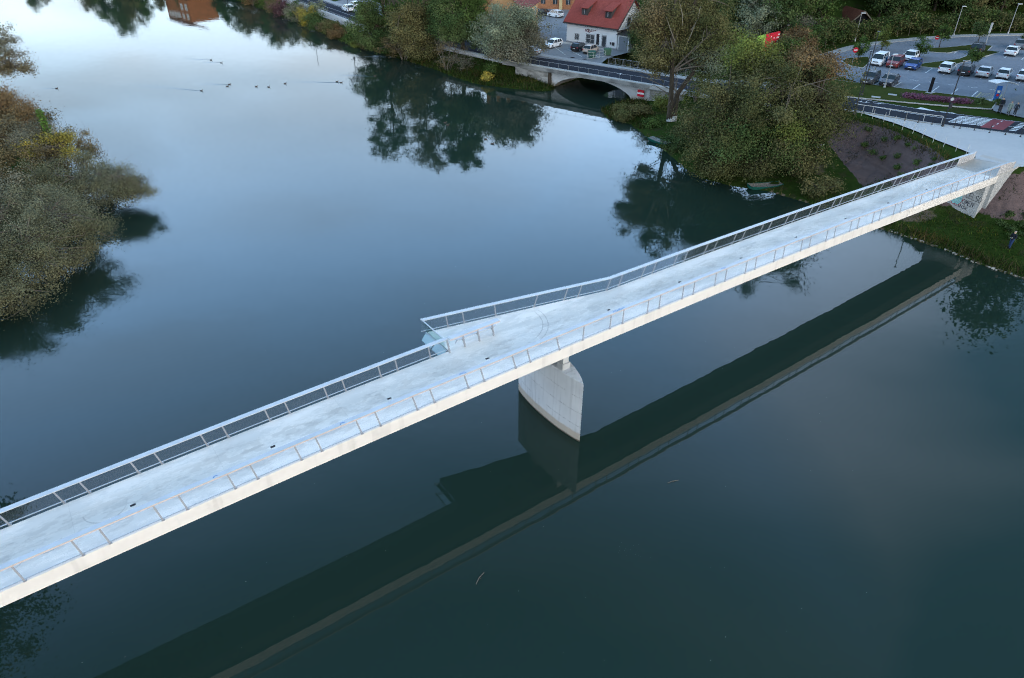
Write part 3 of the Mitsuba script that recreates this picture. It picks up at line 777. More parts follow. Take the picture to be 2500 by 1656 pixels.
def in_ball(n, rng, p=0.42):
    d = rng.normal(size=(n, 3))
    d /= np.linalg.norm(d, axis=1, keepdims=True)
    return d * rng.random((n, 1)) ** p


def crown(lobes, n_clumps, per, rng, sigma, size, floor=0.3, bias=0.42, flat=0.75):
    """lobes: (cx, cy, cz, rx, ry, rz, weight, palette). Returns the clump centres and the leaves."""
    w = np.array([l[6] for l in lobes], float)
    w /= w.sum()
    C, L, K, S, O = [], [], [], [], []
    for l, ww in zip(lobes, w):
        n = max(2, int(round(n_clumps * ww)))
        u = in_ball(n, rng, bias)
        u *= 0.82 + 0.42 * rng.random((n, 1))
        c = np.array(l[:3]) + u * np.array(l[3:6])
        keep = c[:, 2] > floor
        c = c[keep]
        C.append(c)
        pal = PAL[l[7]] if isinstance(l[7], str) else l[7]
        for cc in c:
            m = int(per * (0.5 + rng.random()))
            sg = sigma * (0.65 + 0.7 * rng.random())
            e = rng.normal(size=(m, 3)) * (0.75 + 0.25 * rng.random((m, 1)))
            p = cc + e * sg * [1, 1, flat]
            ok = p[:, 2] > floor * 0.5
            p, e = p[ok], e[ok]
            tone = 1 + 0.17 * rng.normal()
            base = np.asarray(pal)[rng.integers(0, len(pal))]
            col = (0.72 * base + 0.28 * colours(pal, len(p), rng, 0.12)) * np.clip(tone, 0.65, 1.45) * (1 + 0.10 * rng.normal(size=(len(p), 1))).clip(0.7, 1.35)
            L.append(p)
            O.append(e / (np.linalg.norm(e, axis=1, keepdims=True) + 1e-6) * 0.8 + (cc - np.array(l[:3])) / np.array(l[3:6]) * 0.5)
            K.append(col)
            S.append(size * (0.6 + 0.8 * rng.random(len(p))))
    return np.vstack(C), (np.vstack(L), np.vstack(O)), np.vstack(K), np.concatenate(S)


def limbs(base, top, C, rng, r0, n_main=9, sides=6, twig=0.03, start=0.18, stems=1, spread=0.5):
    """Trunk(s) and limbs reaching the clumps: returns a mesh for the trunk and one for the branches."""
    base, top = np.asarray(base, float), np.asarray(top, float)
    trunk, br = [], []
    paths = []
    for s in range(stems):
        off = np.r_[rng.normal(size=2) * spread * (stems > 1), 0] if stems != 2 else np.array([(2 * s - 1) * spread, 0.15 * spread, 0])
        t = np.linspace(0, 1, 7)[:, None]
        end = top + off * 3.0
        path = base + off * 0.4 + (end - base - off * 0.4) * t + np.c_[rng.normal(size=(7, 2)) * 0.10 * np.linalg.norm(top - base) * 0.25, np.zeros(7)] * np.sin(np.pi * t)
        path[0] -= [0, 0, 0.4]
        rad = r0 / math.sqrt(stems) * (1.0 - 0.85 * t[:, 0]) + 0.02
        rad[0] *= 1.35
        trunk.append(tube(path, rad, 9))
        paths.append((path, rad))
    order = rng.permutation(len(C))
    mains = []
    for q_, ci in enumerate(order):
        c = C[ci]
        path, rad = paths[rng.integers(0, len(paths))]
        if q_ < n_main or not mains:
            h = np.clip((c[2] - path[0, 2]) / max(path[-1, 2] - path[0, 2], 0.1) * 0.75 - 0.12 + 0.1 * rng.normal(), start, 0.97)
            p0 = np.array([np.interp(h, np.linspace(0, 1, 7), path[:, a]) for a in range(3)])
            r = max(np.interp(h, np.linspace(0, 1, 7), rad) * 0.55, twig)
        else:
            ends = np.array([m[0] for m in mains])
            m = mains[np.argmin(np.linalg.norm(ends - c, axis=1))]
            p0, r = m[0], max(m[1], twig)
        mid = 0.5 * (p0 + c) + np.r_[rng.normal(size=2) * 0.12, 0.18] * np.linalg.norm(c - p0) * 0.6
        t = np.linspace(0, 1, 5)[:, None]
        pth = (1 - t) ** 2 * p0 + 2 * t * (1 - t) * mid + t * t * c
        br.append(tube(pth, r * (1 - 0.8 * t[:, 0]) + twig * 0.35, 5 if r > 0.08 else 4))
        if q_ < n_main:
            mains.append((pth[3], r * 0.45))
            mains.append((pth[2], r * 0.6))
    return cat(trunk), cat(br)


def twigs(C, rng, n, length, r=0.012, down=0.0):
    """Thin bare shoots leaving the crown."""
    out = []
    for ci in rng.integers(0, len(C), n):
        d = rng.normal(size=3)
        d[2] = d[2] * 0.6 + 0.5 - down
        d /= np.linalg.norm(d)
        L = length * (0.5 + rng.random())
        p = C[ci]
        b = p + d * L * 0.5 + rng.normal(size=3) * 0.06 * L
        out.append(tube([p, b, p + d * L + rng.normal(size=3) * 0.12 * L + [0, 0, -0.1 * L]], [r * 1.6, r, r * 0.5], 3))
    return cat(out)


def tree(name, label, cat_, base, top, lobes, r0, n, per, sigma, size, seed, group=None, bark='m_bark', floor=0.3, stems=1, tw=0, twl=1.6, main=9, bias=0.42, start=0.18, spread=0.5, flat=0.75, down=0.0):
    rng = np.random.default_rng(seed)
    t = thing(name, label, cat_, group)
    C, L, K, S = crown(lobes, n, per, rng, sigma, size, floor, bias, flat)
    tr, br = limbs(base, top, C, rng, r0, main, start=start, stems=stems, spread=spread)
    part(t, 'trunk', tr, bark, smooth=True)
    part(t, 'branch', cat([br] + ([twigs(C, rng, tw, twl, down=down)] if tw else [])), bark if not tw else 'm_twig', smooth=True)
    (v, f), col = leaf_mesh(L[0], S, K, rng, out=L[1])
    part(t, 'crown', (v, f), 'm_leaf', color=col)
    return t


def bush(name, label, x, y, r, h, pal, seed, n=26, per=120, size=0.2, group=None, sub=None, z=None):
    rng = np.random.default_rng(seed)
    zb_ = gz(x, y) if z is None else z
    t = thing(name, label, sub or 'bush', group)
    C, L, K, S = crown([(x, y, zb_ + h * 0.42, r, r, h * 0.56, 1, pal)], n, per, rng, 0.30 * r ** 0.6, size, zb_ + 0.08, 0.5)
    part(t, 'branch', cat([tube([(x + rng.normal() * 0.1, y + rng.normal() * 0.1, zb_ - 0.1), 0.5 * (np.array([x, y, zb_]) + c) + [0, 0, 0.1 * h], c], [0.05, 0.03, 0.012], 3) for c in C[:14]]), 'm_twig')
    lm, col = leaf_mesh(L[0], S, K, rng, out=L[1])
    part(t, 'foliage', lm, 'm_leaf', color=col)
    return t


def gz(x, y):
    return float(ground_z(np.array([float(x)]), np.array([float(y)]))[0])


# --- left bank: autumn willows hanging over the water
tree('willow_tree', 'grey brown half bare tree topmost on the left bank', 'tree', (-92, 126, 1.0), (-89.5, 125, 10.0),
     [(-88.5, 125.5, 8.6, 5.6, 5.0, 2.8, 3, 'grey'), (-85.5, 124, 5.2, 5.0, 4.2, 2.0, 2.2, 'brown'), (-90, 128, 6, 4.5, 5, 3.5, 2, 'grey')], 0.38, 110, 130, 0.62, 0.22, 11, bark='m_bark', tw=160, twl=2.0, floor=0.5)
tree('willow_tree', 'rust brown willow below the half bare tree on the left bank', 'tree', (-72.5, 97, 1.0), (-71, 96, 6.5),
     [(-72, 96, 4.6, 6.5, 6, 3.2, 3, 'rust'), (-67.5, 94, 3.4, 4.6, 4.6, 2.6, 1.7, 'brown'), (-70, 91, 3.0, 5, 4, 2.6, 1.5, 'grey')], 0.35, 150, 360, 0.72, 0.18, 12, tw=110, twl=1.5)
tree('maple_tree', 'tree with golden yellow leaf clusters among grey twigs on the left bank', 'tree', (-58.5, 85.5, 0.8), (-57.0, 84.5, 6.5),
     [(-58.5, 85, 4.0, 3.8, 3.6, 2.6, 2.6, 'grey'), (-54.5, 83.5, 5.2, 1.8, 1.6, 0.9, 0.42, 'yellow'), (-57.6, 82, 4.6, 1.4, 1.2, 0.8, 0.34, 'yellow'), (-52.6, 81.5, 4.2, 1.5, 1.3, 0.7, 0.26, 'yellow'), (-54.2, 83.4, 3.6, 3.6, 3.4, 2.2, 1.3, 'brown')], 0.3, 110, 190, 0.52, 0.19, 13, tw=150, twl=1.9)
iv = thing('ivy_trunk', 'bright green ivy column on a dead trunk beside the yellow leaves', 'ivy')
rng = np.random.default_rng(14)
part(iv, 'trunk', tube([(-56.0, 84.4, 1.0), (-56.2, 84.3, 5.0), (-56.35, 84.2, 8.3)], [0.16, 0.11, 0.04], 6), 'm_bark')
zz = 3.4 + 4.9 * rng.random(1500)
cc = np.c_[-56.1 - 0.07 * (zz - 3) + rng.normal(size=1500) * 0.26 * (1.2 - 0.13 * (zz - 3)), 84.35 + rng.normal(size=1500) * 0.26, zz]
lm, col = leaf_mesh(cc, 0.14 + 0.12 * rng.random(1500), colours(PAL['green'], 1500, rng) * [1.15, 1.35, 1.0], rng)
part(iv, 'leaves', lm, 'm_leaf', color=col)
tree('willow_tree', 'olive willow reaching furthest out over the river from the left bank', 'tree', (-53.5, 77, 0.6), (-49.5, 76, 4.2),
     [(-51.5, 77, 3.0, 4.4, 4.2, 2.0, 2.2, 'tan'), (-46.2, 75.2, 2.6, 4.6, 3.4, 1.7, 2.4, 'tangrey'), (-43.2, 74.4, 2.3, 3.0, 2.4, 1.2, 1.4, 'tan'), (-50, 72.5, 2.8, 4.0, 3.2, 1.9, 1.7, 'tan')], 0.3, 190, 340, 0.56, 0.14, 15, tw=170, twl=1.7, floor=0.35, start=0.3)
tree('willow_tree', 'large grey green willow spreading over the water at the left edge', 'tree', (-50.0, 61, 0.6), (-47.5, 61, 6.0),
     [(-48.0, 61.5, 4.4, 5.6, 5.2, 2.7, 3, 'tangrey'), (-42.6, 60.2, 2.9, 4.0, 4.0, 2.1, 2.3, 'tan'), (-43.6, 54.6, 2.6, 5.0, 4.4, 2.2, 2.6, 'tan'), (-48.5, 53, 3.4, 4.8, 5.4, 2.8, 2.4, 'tangrey'), (-43.5, 50.6, 1.9, 3.6, 3.0, 1.6, 1.5, 'tan'), (-46.2, 66.6, 3.2, 3.8, 3.0, 2.0, 1.4, 'tangrey')], 0.4, 300, 400, 0.58, 0.135, 16, tw=240, twl=1.6, floor=0.3, start=0.25)
tree('dead_branches', 'bare pale dead branches sticking up through the grey green willow', 'branches', (-47.5, 58.0, 2.2), (-46.6, 58.2, 7.5), [(-46.9, 58.2, 6.6, 1.7, 1.2, 1.2, 1, 'grey')], 0.09, 16, 4, 0.3, 0.12, 17, bark='m_palebark', tw=26, twl=1.5)
tree('bank_tree', 'olive tree on the near left bank, reflected below the bridge', 'tree', (-36.6, 25.5, 1.5), (-35, 26, 8.4),
     [(-33.4, 26, 6.4, 5.0, 5.0, 3.0, 3, 'olive'), (-36, 29.5, 5.2, 4.6, 4.6, 3.0, 2.2, 'dark'), (-34.6, 22.0, 6.0, 5.0, 4.6, 3.2, 2.6, 'olive')], 0.4, 190, 260, 0.7, 0.2, 18, tw=60)

bush('bank_bush', 'brown bush filling the left bank between the golden and the olive tree', -60.5, 79.0, 4.6, 5.0, 'brown', 181, n=60, per=150, size=0.2)
bush('bank_bush', 'grey brown bush at the left picture edge above the large willow', -56.0, 69.5, 4.4, 4.8, 'grey', 182, n=60, per=150, size=0.2)
bush('bank_bush', 'rust brown bush between half bare tree and rust willow on the left bank', -80.5, 110.0, 4.6, 4.2, 'rust', 183, n=50, per=130, size=0.24)

# --- right bank, from the big tree by the boat upstream
tree('riverside_tree', 'huge dark olive round tree hanging over the moored green boat', 'tree', (35.0, 85.4, 1.6), (32.6, 87.0, 11.2),
     [(31.4, 84.6, 9.7, 8.0, 8.0, 5.5, 5.0, 'shade'), (25.8, 86.0, 6.4, 4.8, 5.2, 5.0, 2.6, 'shade'), (37.6, 88.2, 8.8, 4.2, 4.6, 4.2, 1.8, [(0.10, 0.088, 0.05), (0.075, 0.07, 0.035)]), (29.6, 82.4, 5.4, 6.2, 2.8, 3.2, 2.6, 'dark'), (28.2, 89, 13.2, 4.2, 4.0, 2.2, 0.9, 'lime'), (36.4, 88.5, 12.8, 4.0, 4.0, 1.9, 0.9, 'rust'), (31.8, 80.0, 7.4, 2.2, 1.2, 1.4, 0.22, 'lime'), (25.0, 83.2, 2.5, 3.6, 2.4, 2.0, 1.2, 'shade'), (35.2, 82.4, 3.0, 2.2, 1.8, 1.8, 0.8, 'olive'), (29.5, 79.6, 2.9, 1.8, 1.0, 1.2, 0.4, 'shade')],
     0.45, 340, 500, 0.85, 0.205, 21, tw=200, twl=2.2, floor=0.45, stems=3, spread=0.7, main=16)
po = tree('poplar_tree', 'tall poplar with twin pale footed trunks beside the arch bridge', 'tree', (24.0, 105.6, 1.2), (24.4, 106.8, 21.5),
          [(21.2, 107.6, 12.5, 3.4, 3.4, 5.5, 3.0, 'autumn'), (27.6, 107.6, 12.5, 3.6, 3.6, 5.5, 3.0, 'olive'), (24.4, 108.8, 16.0, 3.4, 3.4, 4.5, 1.6, 'autumn'), (28.6, 107.0, 9.6, 2.8, 2.8, 2.6, 1.2, 'willow'), (20.0, 107.2, 15.0, 2.4, 2.4, 3.6, 0.9, 'brown'), (23.0, 107.0, 20.0, 2.2, 2.2, 2.6, 0.25, 'olive'), (26.0, 107.6, 20.0, 2.0, 2.2, 2.6, 0.25, 'autumn')],
          0.56, 250, 330, 0.8, 0.22, 22, tw=120, twl=2.4, floor=5.8, stems=2, spread=0.62, main=18, start=0.33)
rng = np.random.default_rng(23)
part(po, 'bare_branch', cat([tube([(24.2 + a, 106 + b, z0), (24.2 + a * 2.4 + rng.normal() * .3, 106 + b * 2.2, z0 + 1.2), (24.2 + a * 4.2 + rng.normal() * .5, 106 + b * 4.0, z0 + 1.6 + rng.normal() * .8)], [0.07, 0.045, 0.02], 4) for a, b, z0 in [(rng.normal() * .9, rng.normal() * .5 - .2, 2.8 + 4.5 * rng.random()) for _ in range(16)]]), 'm_twig')
part(po, 'bare_branch', cat([tube([(24.3 + a, 105.4, z0), (24.3 + a * 1.7, 104.6, z0 + 1.5), (24.3 + a * 2.2 + rng.normal() * .5, 104.2, z0 + 3.2)], [0.06, 0.045, 0.02], 4) for a, z0 in ((-1.3, 12.2), (-.5, 14.2), (.8, 13.6), (1.4, 10.6), (-.9, 9.6), (0.4, 11.6))]), 'm_palebark', label='pale broken dead branches in the poplar')
part(po, 'painted_foot', cat([tube([(23.74, 105.56, 0.9), (23.72, 105.58, 1.7)], [0.56, 0.46], 10), tube([(24.26, 105.66, 0.9), (24.3, 105.68, 1.7)], [0.56, 0.46], 10)]), 'm_offwhite', smooth=True, label='whitewashed foot of the trunks')
LT = [('dense_tree', 'tall dark green broad tree leftmost of the group before the road', (-27.6, 159.6), 25.0, 6.6, 'dark', 31, 230, 300),
      ('alder_tree', 'slender olive brown tree right beside the leftmost dark green tree', (-18.4, 151.4), 24.0, 5.6, 'autumn', 32, 230, 250),
      ('dense_tree', 'dark green upright tree in the middle of the riverside group', (-10.0, 146.6), 21.5, 5.4, 'dark', 33, 240, 320),
      ('willow_tree', 'grey leaved willow standing on the grassy spit left of the arch bridge', (0.2, 137.6), 12.8, 6.8, 'willow', 34, 210, 230)]
for nm, lb, (x, y), zt, r, pal, sd, n_, per in LT:
    zb_ = gz(x, y)
    H = zt - zb_
    Hl = min(H, 13.0)
    alt = {'autumn': 'olive', 'dark': 'green', 'willow': 'grey'}[pal]
    tree(nm, lb, 'tree', (x + 0.4, y + 0.4, zb_), (x, y, zb_ + 0.85 * H),
         [(x, y, zb_ + 0.72 * H, r * 0.78, r * 0.78, 0.28 * H, 2.4, pal), (x - 0.40 * r, y - 0.3 * r, zb_ + 0.48 * Hl, r * 0.66, r * 0.62, 0.32 * Hl, 2.4, pal), (x + 0.42 * r, y, zb_ + 0.50 * Hl, r * 0.62, r * 0.6, 0.32 * Hl, 2.2, alt), (x, y - 0.5 * r, zb_ + 0.25 * Hl, r * 0.72, r * 0.42, 0.2 * Hl, 1.6, pal if pal != 'willow' else 'grey')],
         0.36, n_, per, 0.72, 0.25, sd, tw=90 if pal in ('autumn', 'willow') else 24, twl=1.8, stems=3 if pal != 'dark' else 1, floor=0.6)
tree('thicket', 'leafless grey brown thicket of thin stems at the waterline below the dark trees', 'shrub', (-12.5, 142.0, 0.5), (-12, 142, 5.4), [(-12.2, 141.8, 3.6, 3.4, 2.0, 2.6, 1, 'brown'), (-9.4, 140.2, 2.4, 2.6, 1.6, 1.8, .6, 'grey')], 0.14, 40, 42, 0.45, 0.2, 35, bark='m_twig', tw=170, twl=2.2, stems=5, spread=0.8)
tree('thicket', 'brownish thicket at the waterline right under the leftmost dark green tree', 'shrub', (-22.5, 152.8, 0.5), (-22.5, 153, 4.4), [(-23.4, 153.2, 2.6, 4.0, 2.2, 2.2, 1, 'brown'), (-18.6, 149.0, 2.4, 3.2, 1.8, 2.1, .8, 'olive')], 0.14, 46, 110, 0.5, 0.22, 36, bark='m_twig', tw=110, twl=1.8, stems=5, spread=0.8)


BUSH = [(-32.5, 165.0, 2.4, 3.4, 'brown', 'brown bush at the waterline left of the dark green tree'), (-36.4, 170.0, 2.0, 2.6, 'green', 'green bush under the road wall nearest the dark green tree'), (-40.8, 176.4, 2.8, 2.6, 'rust', 'rust coloured bush at the waterline below the road wall'),
        (-43.6, 181.5, 2.6, 3.0, 'olive', 'olive bush by the water below the start of the road wall'), (-48.6, 187.4, 3.4, 4.4, 'dark', 'dark round bush overhanging the far bank below the road'), (-52.4, 193.0, 3.0, 5.0, 'yellow', 'yellow orange leaved bush above the dark round bush'),
        (-56.6, 200.0, 3.6, 4.6, 'grey', 'pale grey green bush on the far bank beside the yellow one'), (-62.6, 208.5, 3.4, 4.0, 'purple', 'reddish purple brown bush on the far bank'), (-66.5, 214.0, 3.2, 3.4, 'brown', 'brown bush on the far bank left of the reddish one'),
        (-71.0, 221.0, 3.6, 5.4, 'green', 'tall green bush on the far bank near the top edge'), (-77.5, 229.0, 4.0, 5.0, 'rust', 'rusty bush on the far bank at the top edge'), (-50.8, 197.5, 2.4, 3.2, 'willow', 'small grey green bush against the road edge'),
        (-58.4, 205.6, 2.8, 3.4, 'green', 'green bush close to the road behind the grey bush'), (-35.0, 167.0, 1.5, 1.4, 'lime', 'low lime green weeds under the road wall'), (-45.8, 184.8, 2.2, 2.0, 'brown', 'low brown scrub at the waterline on the far bank')]
for i, (x, y, r, h, pal, lb) in enumerate(BUSH):
    bush('bush', lb, x, y, r, h, pal, 50 + i, n=34, per=90, size=0.28)
tree('plum_tree', 'small dark purple leaved tree standing at the road wall', 'tree', (-28.6, 158.9, 2.2), (-28.5, 158.9, 6.2), [(-28.5, 158.9, 5.2, 1.3, 1.3, 2.6, 1, 'purple')], 0.1, 30, 110, 0.42, 0.2, 71, tw=40, twl=1.2)
for i, (x, y, r, h, pal, lb) in enumerate([(-4.8, 133.6, 1.0, 1.5, 'yellow', 'small orange yellow shrub at the edge of the grassy spit'), (-4.0, 134.9, 1.3, 2.2, 'green', 'small green shrub behind the orange yellow one on the spit'), (17.4, 112.2, 1.6, 1.1, 'olive', 'olive shrub right of the arch by the water'),
                                           (19.8, 110.2, 1.8, 1.6, 'autumn', 'low brownish shrub on the bank below the poplar'), (23.6, 111.6, 1.8, 1.9, 'lime', 'yellow green shrub under the end of the arch bridge'), (17.0, 108.8, 1.7, 1.2, 'olive', 'low olive shrub at the waterline left of the poplar'),
                                           (28.6, 111.4, 2.0, 4.4, 'lime', 'lime green bush at the road right of the poplar'), (21.3, 105.0, 1.6, 1.0, 'green', 'low green shrub on the grass before the poplar'), (24.2, 98.5, 2.2, 1.6, 'olive', 'low olive shrub on the grass between poplar and big tree'),
                                           (22.3, 94.6, 2.0, 1.7, 'dark', 'dark low shrub at the waterline left of the big tree'), (41.3, 93.4, 2.2, 2.2, 'olive', 'dark olive bush at the foot of the black lamp post'), (36.2, 77.6, 2.2, 1.8, 'autumn', 'low brown bush under the big tree by the footbridge'),
                                           (22.2, 141.4, 1.5, 2.4, 'yellow', 'yellow green bush beside the grey garage door'), (18.0, 137.0, 1.2, 1.2, 'autumn', 'pale scrubby shrub behind the railing of the arch bridge'), (20.4, 135.4, 1.4, 1.3, 'lime', 'low yellowish shrub right of the green bins')]):
    bush('shrub', lb, x, y, r, h, pal, 90 + i, n=24, per=110, size=0.2)
for nm, lb, x, y, zt, r, pal, sd in (('dense_tree', 'dark green tree hiding the right gable of the white house', 26.4, 145.0, 10.6, 3.6, 'dark', 41), ('hazel_tree', 'brown green tree behind the road railing left of the poplar', 30.6, 138.5, 11.5, 4.6, 'autumn', 42), ('hazel_tree', 'olive tree behind the railing to the right of the poplar', 35.6, 130.5, 9.6, 4.6, 'olive', 43),
                                     ('willow_tree', 'pale grey green willow behind the poplar in front of the wood', 46.6, 141.0, 16.5, 4.6, 'willow', 44), ('fir_tree', 'very dark narrow tree left of the pale willow', 42.0, 146.0, 16.0, 2.4, 'dark', 45), ('dense_tree', 'dark bushy tree behind the road left of the red billboard', 37.4, 139.0, 10.5, 3.8, 'dark', 46),
                                     ('hazel_tree', 'reddish brown low tree right behind the red billboard', 50.5, 131.0, 9.0, 3.6, 'rust', 47), ('maple_tree', 'yellow green tree in front of the dark wood right of the pale willow', 54.0, 150.0, 17.0, 3.6, 'lime', 48), ('hazel_tree', 'tall brown olive tree between the house and the poplar', 29.2, 149.5, 17.0, 4.6, 'brown', 49),
                                     ('grey_shrub', 'grey leafless looking shrub below the yellow green tree', 54.5, 142.0, 9.6, 3.4, 'grey', 491), ('willow_tree', 'grey willow far behind the white house roof', 36.0, 158.0, 18.0, 5.0, 'willow', 492)):
    zb_ = max(gz(x, y), 1.0)
    H = zt - zb_
    tree(nm, lb, 'tree' if nm != 'grey_shrub' else 'shrub', (x, y, zb_), (x, y, zb_ + 0.8 * H), [(x, y, zb_ + 0.68 * H, r * 0.85, r * 0.85, 0.32 * H, 2, pal), (x - 0.3 * r, y - 0.4 * r, zb_ + 0.36 * H, r * 0.8, r * 0.7, 0.32 * H, 2, pal)], 0.24, 70, 170, 0.7, 0.27, sd, tw=30)

# young street trees in the parking lot
for i, (x, y, zt, z0, r, pal, lb) in enumerate([(58.6, 124.6, 9.3, 6.6, 1.35, 'green', 'young tree at the left tip of the parking lot island'), (65.8, 132.0, 9.9, 6.7, 1.45, 'lime', 'young yellow green tree behind the white van'), (69.8, 126.4, 9.0, 6.6, 1.35, 'green', 'young tree in front of the white hatchback windscreen, second parking row'),
                                                (77.6, 134.9, 9.6, 7.2, 1.35, 'green', 'young tree on the middle lawn island beside the red road sign'), (87.0, 139.2, 9.4, 7.0, 1.35, 'dark', 'young dark tree near the grey pillar at the back of the parking lot'), (75.6, 120.6, 8.2, 6.4, 1.0, 'green', 'young tree in front of the dark off-road car'),
                                                (92.6, 134.4, 8.8, 6.4, 1.3, 'dark', 'dark young tree at the right edge of the parking lot')]):
    tree('young_tree', lb, 'tree', (x, y, G), (x, y, z0 + 1.2), [(x, y, 0.5 * (zt + z0) + 0.1, r, r, 0.5 * (zt - z0), 1, pal), (x + 0.3 * r, y, z0 + 0.4, 0.6 * r, 0.6 * r, 0.5, 0.4, pal)], 0.07, 26, 60, 0.32, 0.22, 120 + i, start=0.55, floor=G + 0.6, main=6)

# hedge along the back of the parking lot and the wooded slope behind
hl = smooth_line([(47, 124), (51.5, 130), (56.5, 134.6), (61.6, 139.2), (70.8, 144), (80.4, 147.8), (88.8, 149.9), (100.6, 151.2), (125, 154)], 1.0, 3)
rng = np.random.default_rng(140)
hn = normals2(hl)
hp, hc = [], []
for a, nn in zip(hl, hn):
    for _ in range(11):
        c = np.r_[a + nn * (rng.random() * 3.4 - 0.4), G + 0.4 + (2.9 + 0.8 * math.sin(a[0] * 0.35)) * rng.random() ** 0.7]
        m = 46
        pal = PAL['olive' if rng.random() < 0.45 else 'green' if rng.random() < 0.6 else 'dark']
        hp.append(c + rng.normal(size=(m, 3)) * [0.5, 0.5, 0.36])
        hc.append(np.asarray(pal)[rng.integers(0, 3)] * (1 + 0.28 * rng.normal(size=(m, 1))).clip(.5, 1.7) * (0.85 + 0.3 * rng.random()))
hp, hc = np.vstack(hp), np.vstack(hc)
t = thing('hedge', 'long dense green hedge along the far side of the parking lot', 'hedge')
lm, col = leaf_mesh(hp, 0.22 + 0.2 * rng.random(len(hp)), hc, rng)
part(t, 'foliage', lm, 'm_leaf', color=col)
part(t, 'stem', cat([tube([(*p, G - 0.2), (*(p + nn * 0.3), G + 2.6)], [0.05, 0.02], 3) for p, nn in zip(hl[::3], hn[::3])]), 'm_twig', kind='stuff')

protos = []
for k_, (pal, H, r, sd) in enumerate((('dark', 11, 3.6, 201), ('olive', 9.5, 3.4, 202), ('dark', 13, 3.9, 203), ('green', 10, 3.2, 204), ('autumn', 9, 3.3, 205))):
    rng = np.random.default_rng(sd)
    C, L, K, S = crown([(0, 0, 0.64 * H, r * 0.85, r * 0.85, 0.36 * H, 2, pal), (0.3 * r, -0.2 * r, 0.34 * H, r * 0.85, r * 0.85, 0.28 * H, 1.6, pal)], 60, 150, rng, 0.72, 0.3, 0.5)
    tr, br = limbs((0, 0, -0.5), (0, 0, 0.8 * H), C, rng, 0.22, 7)
    lm, col = leaf_mesh(L[0], S, K, rng, out=L[1])
    g = f'wood_tree_kind_{k_}'
    scene[g] = {'type': 'shapegroup', 'trunk': mikit.ply(cat([tr, br]), 'm_bark', smooth=True), 'crown': mikit.ply(lm, 'm_leaf', color=col)}
    protos.append(g)
rng = np.random.default_rng(210)
spots = []
for x in np.arange(40, 150, 3.7):
    for y in np.arange(140, 205, 3.9):
        xx, yy = x + rng.normal() * 0.9, y + rng.normal() * 0.9
        d = (xx - 57) * -0.34 + (yy - 138) * 0.94
        if d < 5.5 or d > 42 or (60.5 < xx < 72 and 5 < d < 13.5) or (xx < 44 and yy < 160) or spots and min((xx - a) ** 2 + (yy - b) ** 2 for a, b in spots) < 6.5:
            continue
        spots.append((xx, yy))
for xx, yy in spots:
    k = num('hillside_tree')
    kk = rng.choice(5, p=[.32, .16, .28, .12, .12])
    s = 0.8 + 0.5 * rng.random()
    scene[k] = {'type': 'instance', 'shapegroup': {'type': 'ref', 'id': protos[kk]}, 'to_world': T4().translate([float(xx), float(yy), gz(xx, yy) - 0.2]).rotate([0, 0, 1], float(rng.random() * 360)).scale(float(s))}
    labels[k] = {'label': 'one of the crowded dark trees on the wooded slope behind the hedge', 'category': 'tree', 'group': 'trees on the wooded slope'}
# woods upstream beyond the bend, seen in the river's reflection, and tall trees right of the plaza
def wood(name, lb, group, pts, smin=0.9):
    for x, y, s, kk in pts:
        k = num(name)
        scene[k] = {'type': 'instance', 'shapegroup': {'type': 'ref', 'id': protos[kk]}, 'to_world': T4().translate([x, y, gz(x, y) - 0.2]).rotate([0, 0, 1], float(rng.random() * 360)).scale(s)}
        labels[k] = {'label': lb, 'category': 'tree', 'group': group}


wood('upstream_tree', 'tree beyond the river bend, seen reflected at the top left', 'trees beyond the river bend',
     [(-150, 281, 1.2, 0), (-143, 279, 1.3, 2), (-157, 284, 1.0, 4), (-136, 275, 1.25, 1), (-131, 273, 1.0, 3), (-148, 288, 1.2, 2), (-176, 290, 0.8, 4), (-182, 293, 0.9, 0), (-123, 268, 0.75, 4), (-93, 248, 0.8, 3), (-88, 247, 1.0, 0), (-84, 243, 1.1, 4), (-79, 239, 0.9, 1), (-75, 236, 1.05, 3), (-70, 229, 0.9, 4), (-64, 219, 0.7, 1), (-113, 263, 0.6, 1), (-96, 252, 0.65, 1)])
wood('plaza_tree', 'tall tree right of the plaza, seen reflected at the right edge', 'tall trees right of the plaza', [(76, 97, 2.0, 2), (84, 88, 1.5, 0), (80, 78, 1.6, 2), (88, 80, 1.5, 0), (74, 66, 1.1, 1), (90, 92, 1.8, 2), (82, 69, 1.3, 2)])

# shrubs planted on the mulched slopes
rng = np.random.default_rng(300)
mul = [(43.8, 91.3), (45.9, 85.3), (46.8, 84.0), (45.0, 82.6), (45.9, 81.4), (47.2, 80.2), (45.3, 79.6), (46.6, 78.2), (47.4, 76.6), (46.0, 76.4), (45.2, 77.6), (44.4, 86.6), (45.1, 88.4), (44.7, 84.6), (47.0, 82.0), (46.9, 75.4), (45.4, 75.6)]
ORD = 'nearest second third fourth fifth sixth seventh eighth ninth tenth eleventh twelfth thirteenth fourteenth fifteenth sixteenth farthest'.split()
mul.sort(key=lambda p: -((p[0] - B0[0]) * N_[0] + (p[1] - B0[1]) * N_[1]) * -1)
for i, (x, y) in enumerate(mul):
    bush('slope_shrub', f'small green shrub on the mulched slope left of the footbridge, {ORD[i]} to the bridge', x, y, 0.32 + 0.16 * rng.random(), 0.42, 'green' if i % 3 else 'dark', 310 + i, n=7, per=60, size=0.14, group='small shrubs planted on the mulched slope')
rt = [(50.6, 66.8), (50.9, 65.4), (51.5, 64.2), (52.4, 65.8), (51.6, 67.4), (52.6, 62.8), (50.2, 64.0), (53.2, 67.2), (52.9, 64.4)]
rt.sort(key=lambda p: -((p[0] - B0[0]) * N_[0] + (p[1] - B0[1]) * N_[1]))
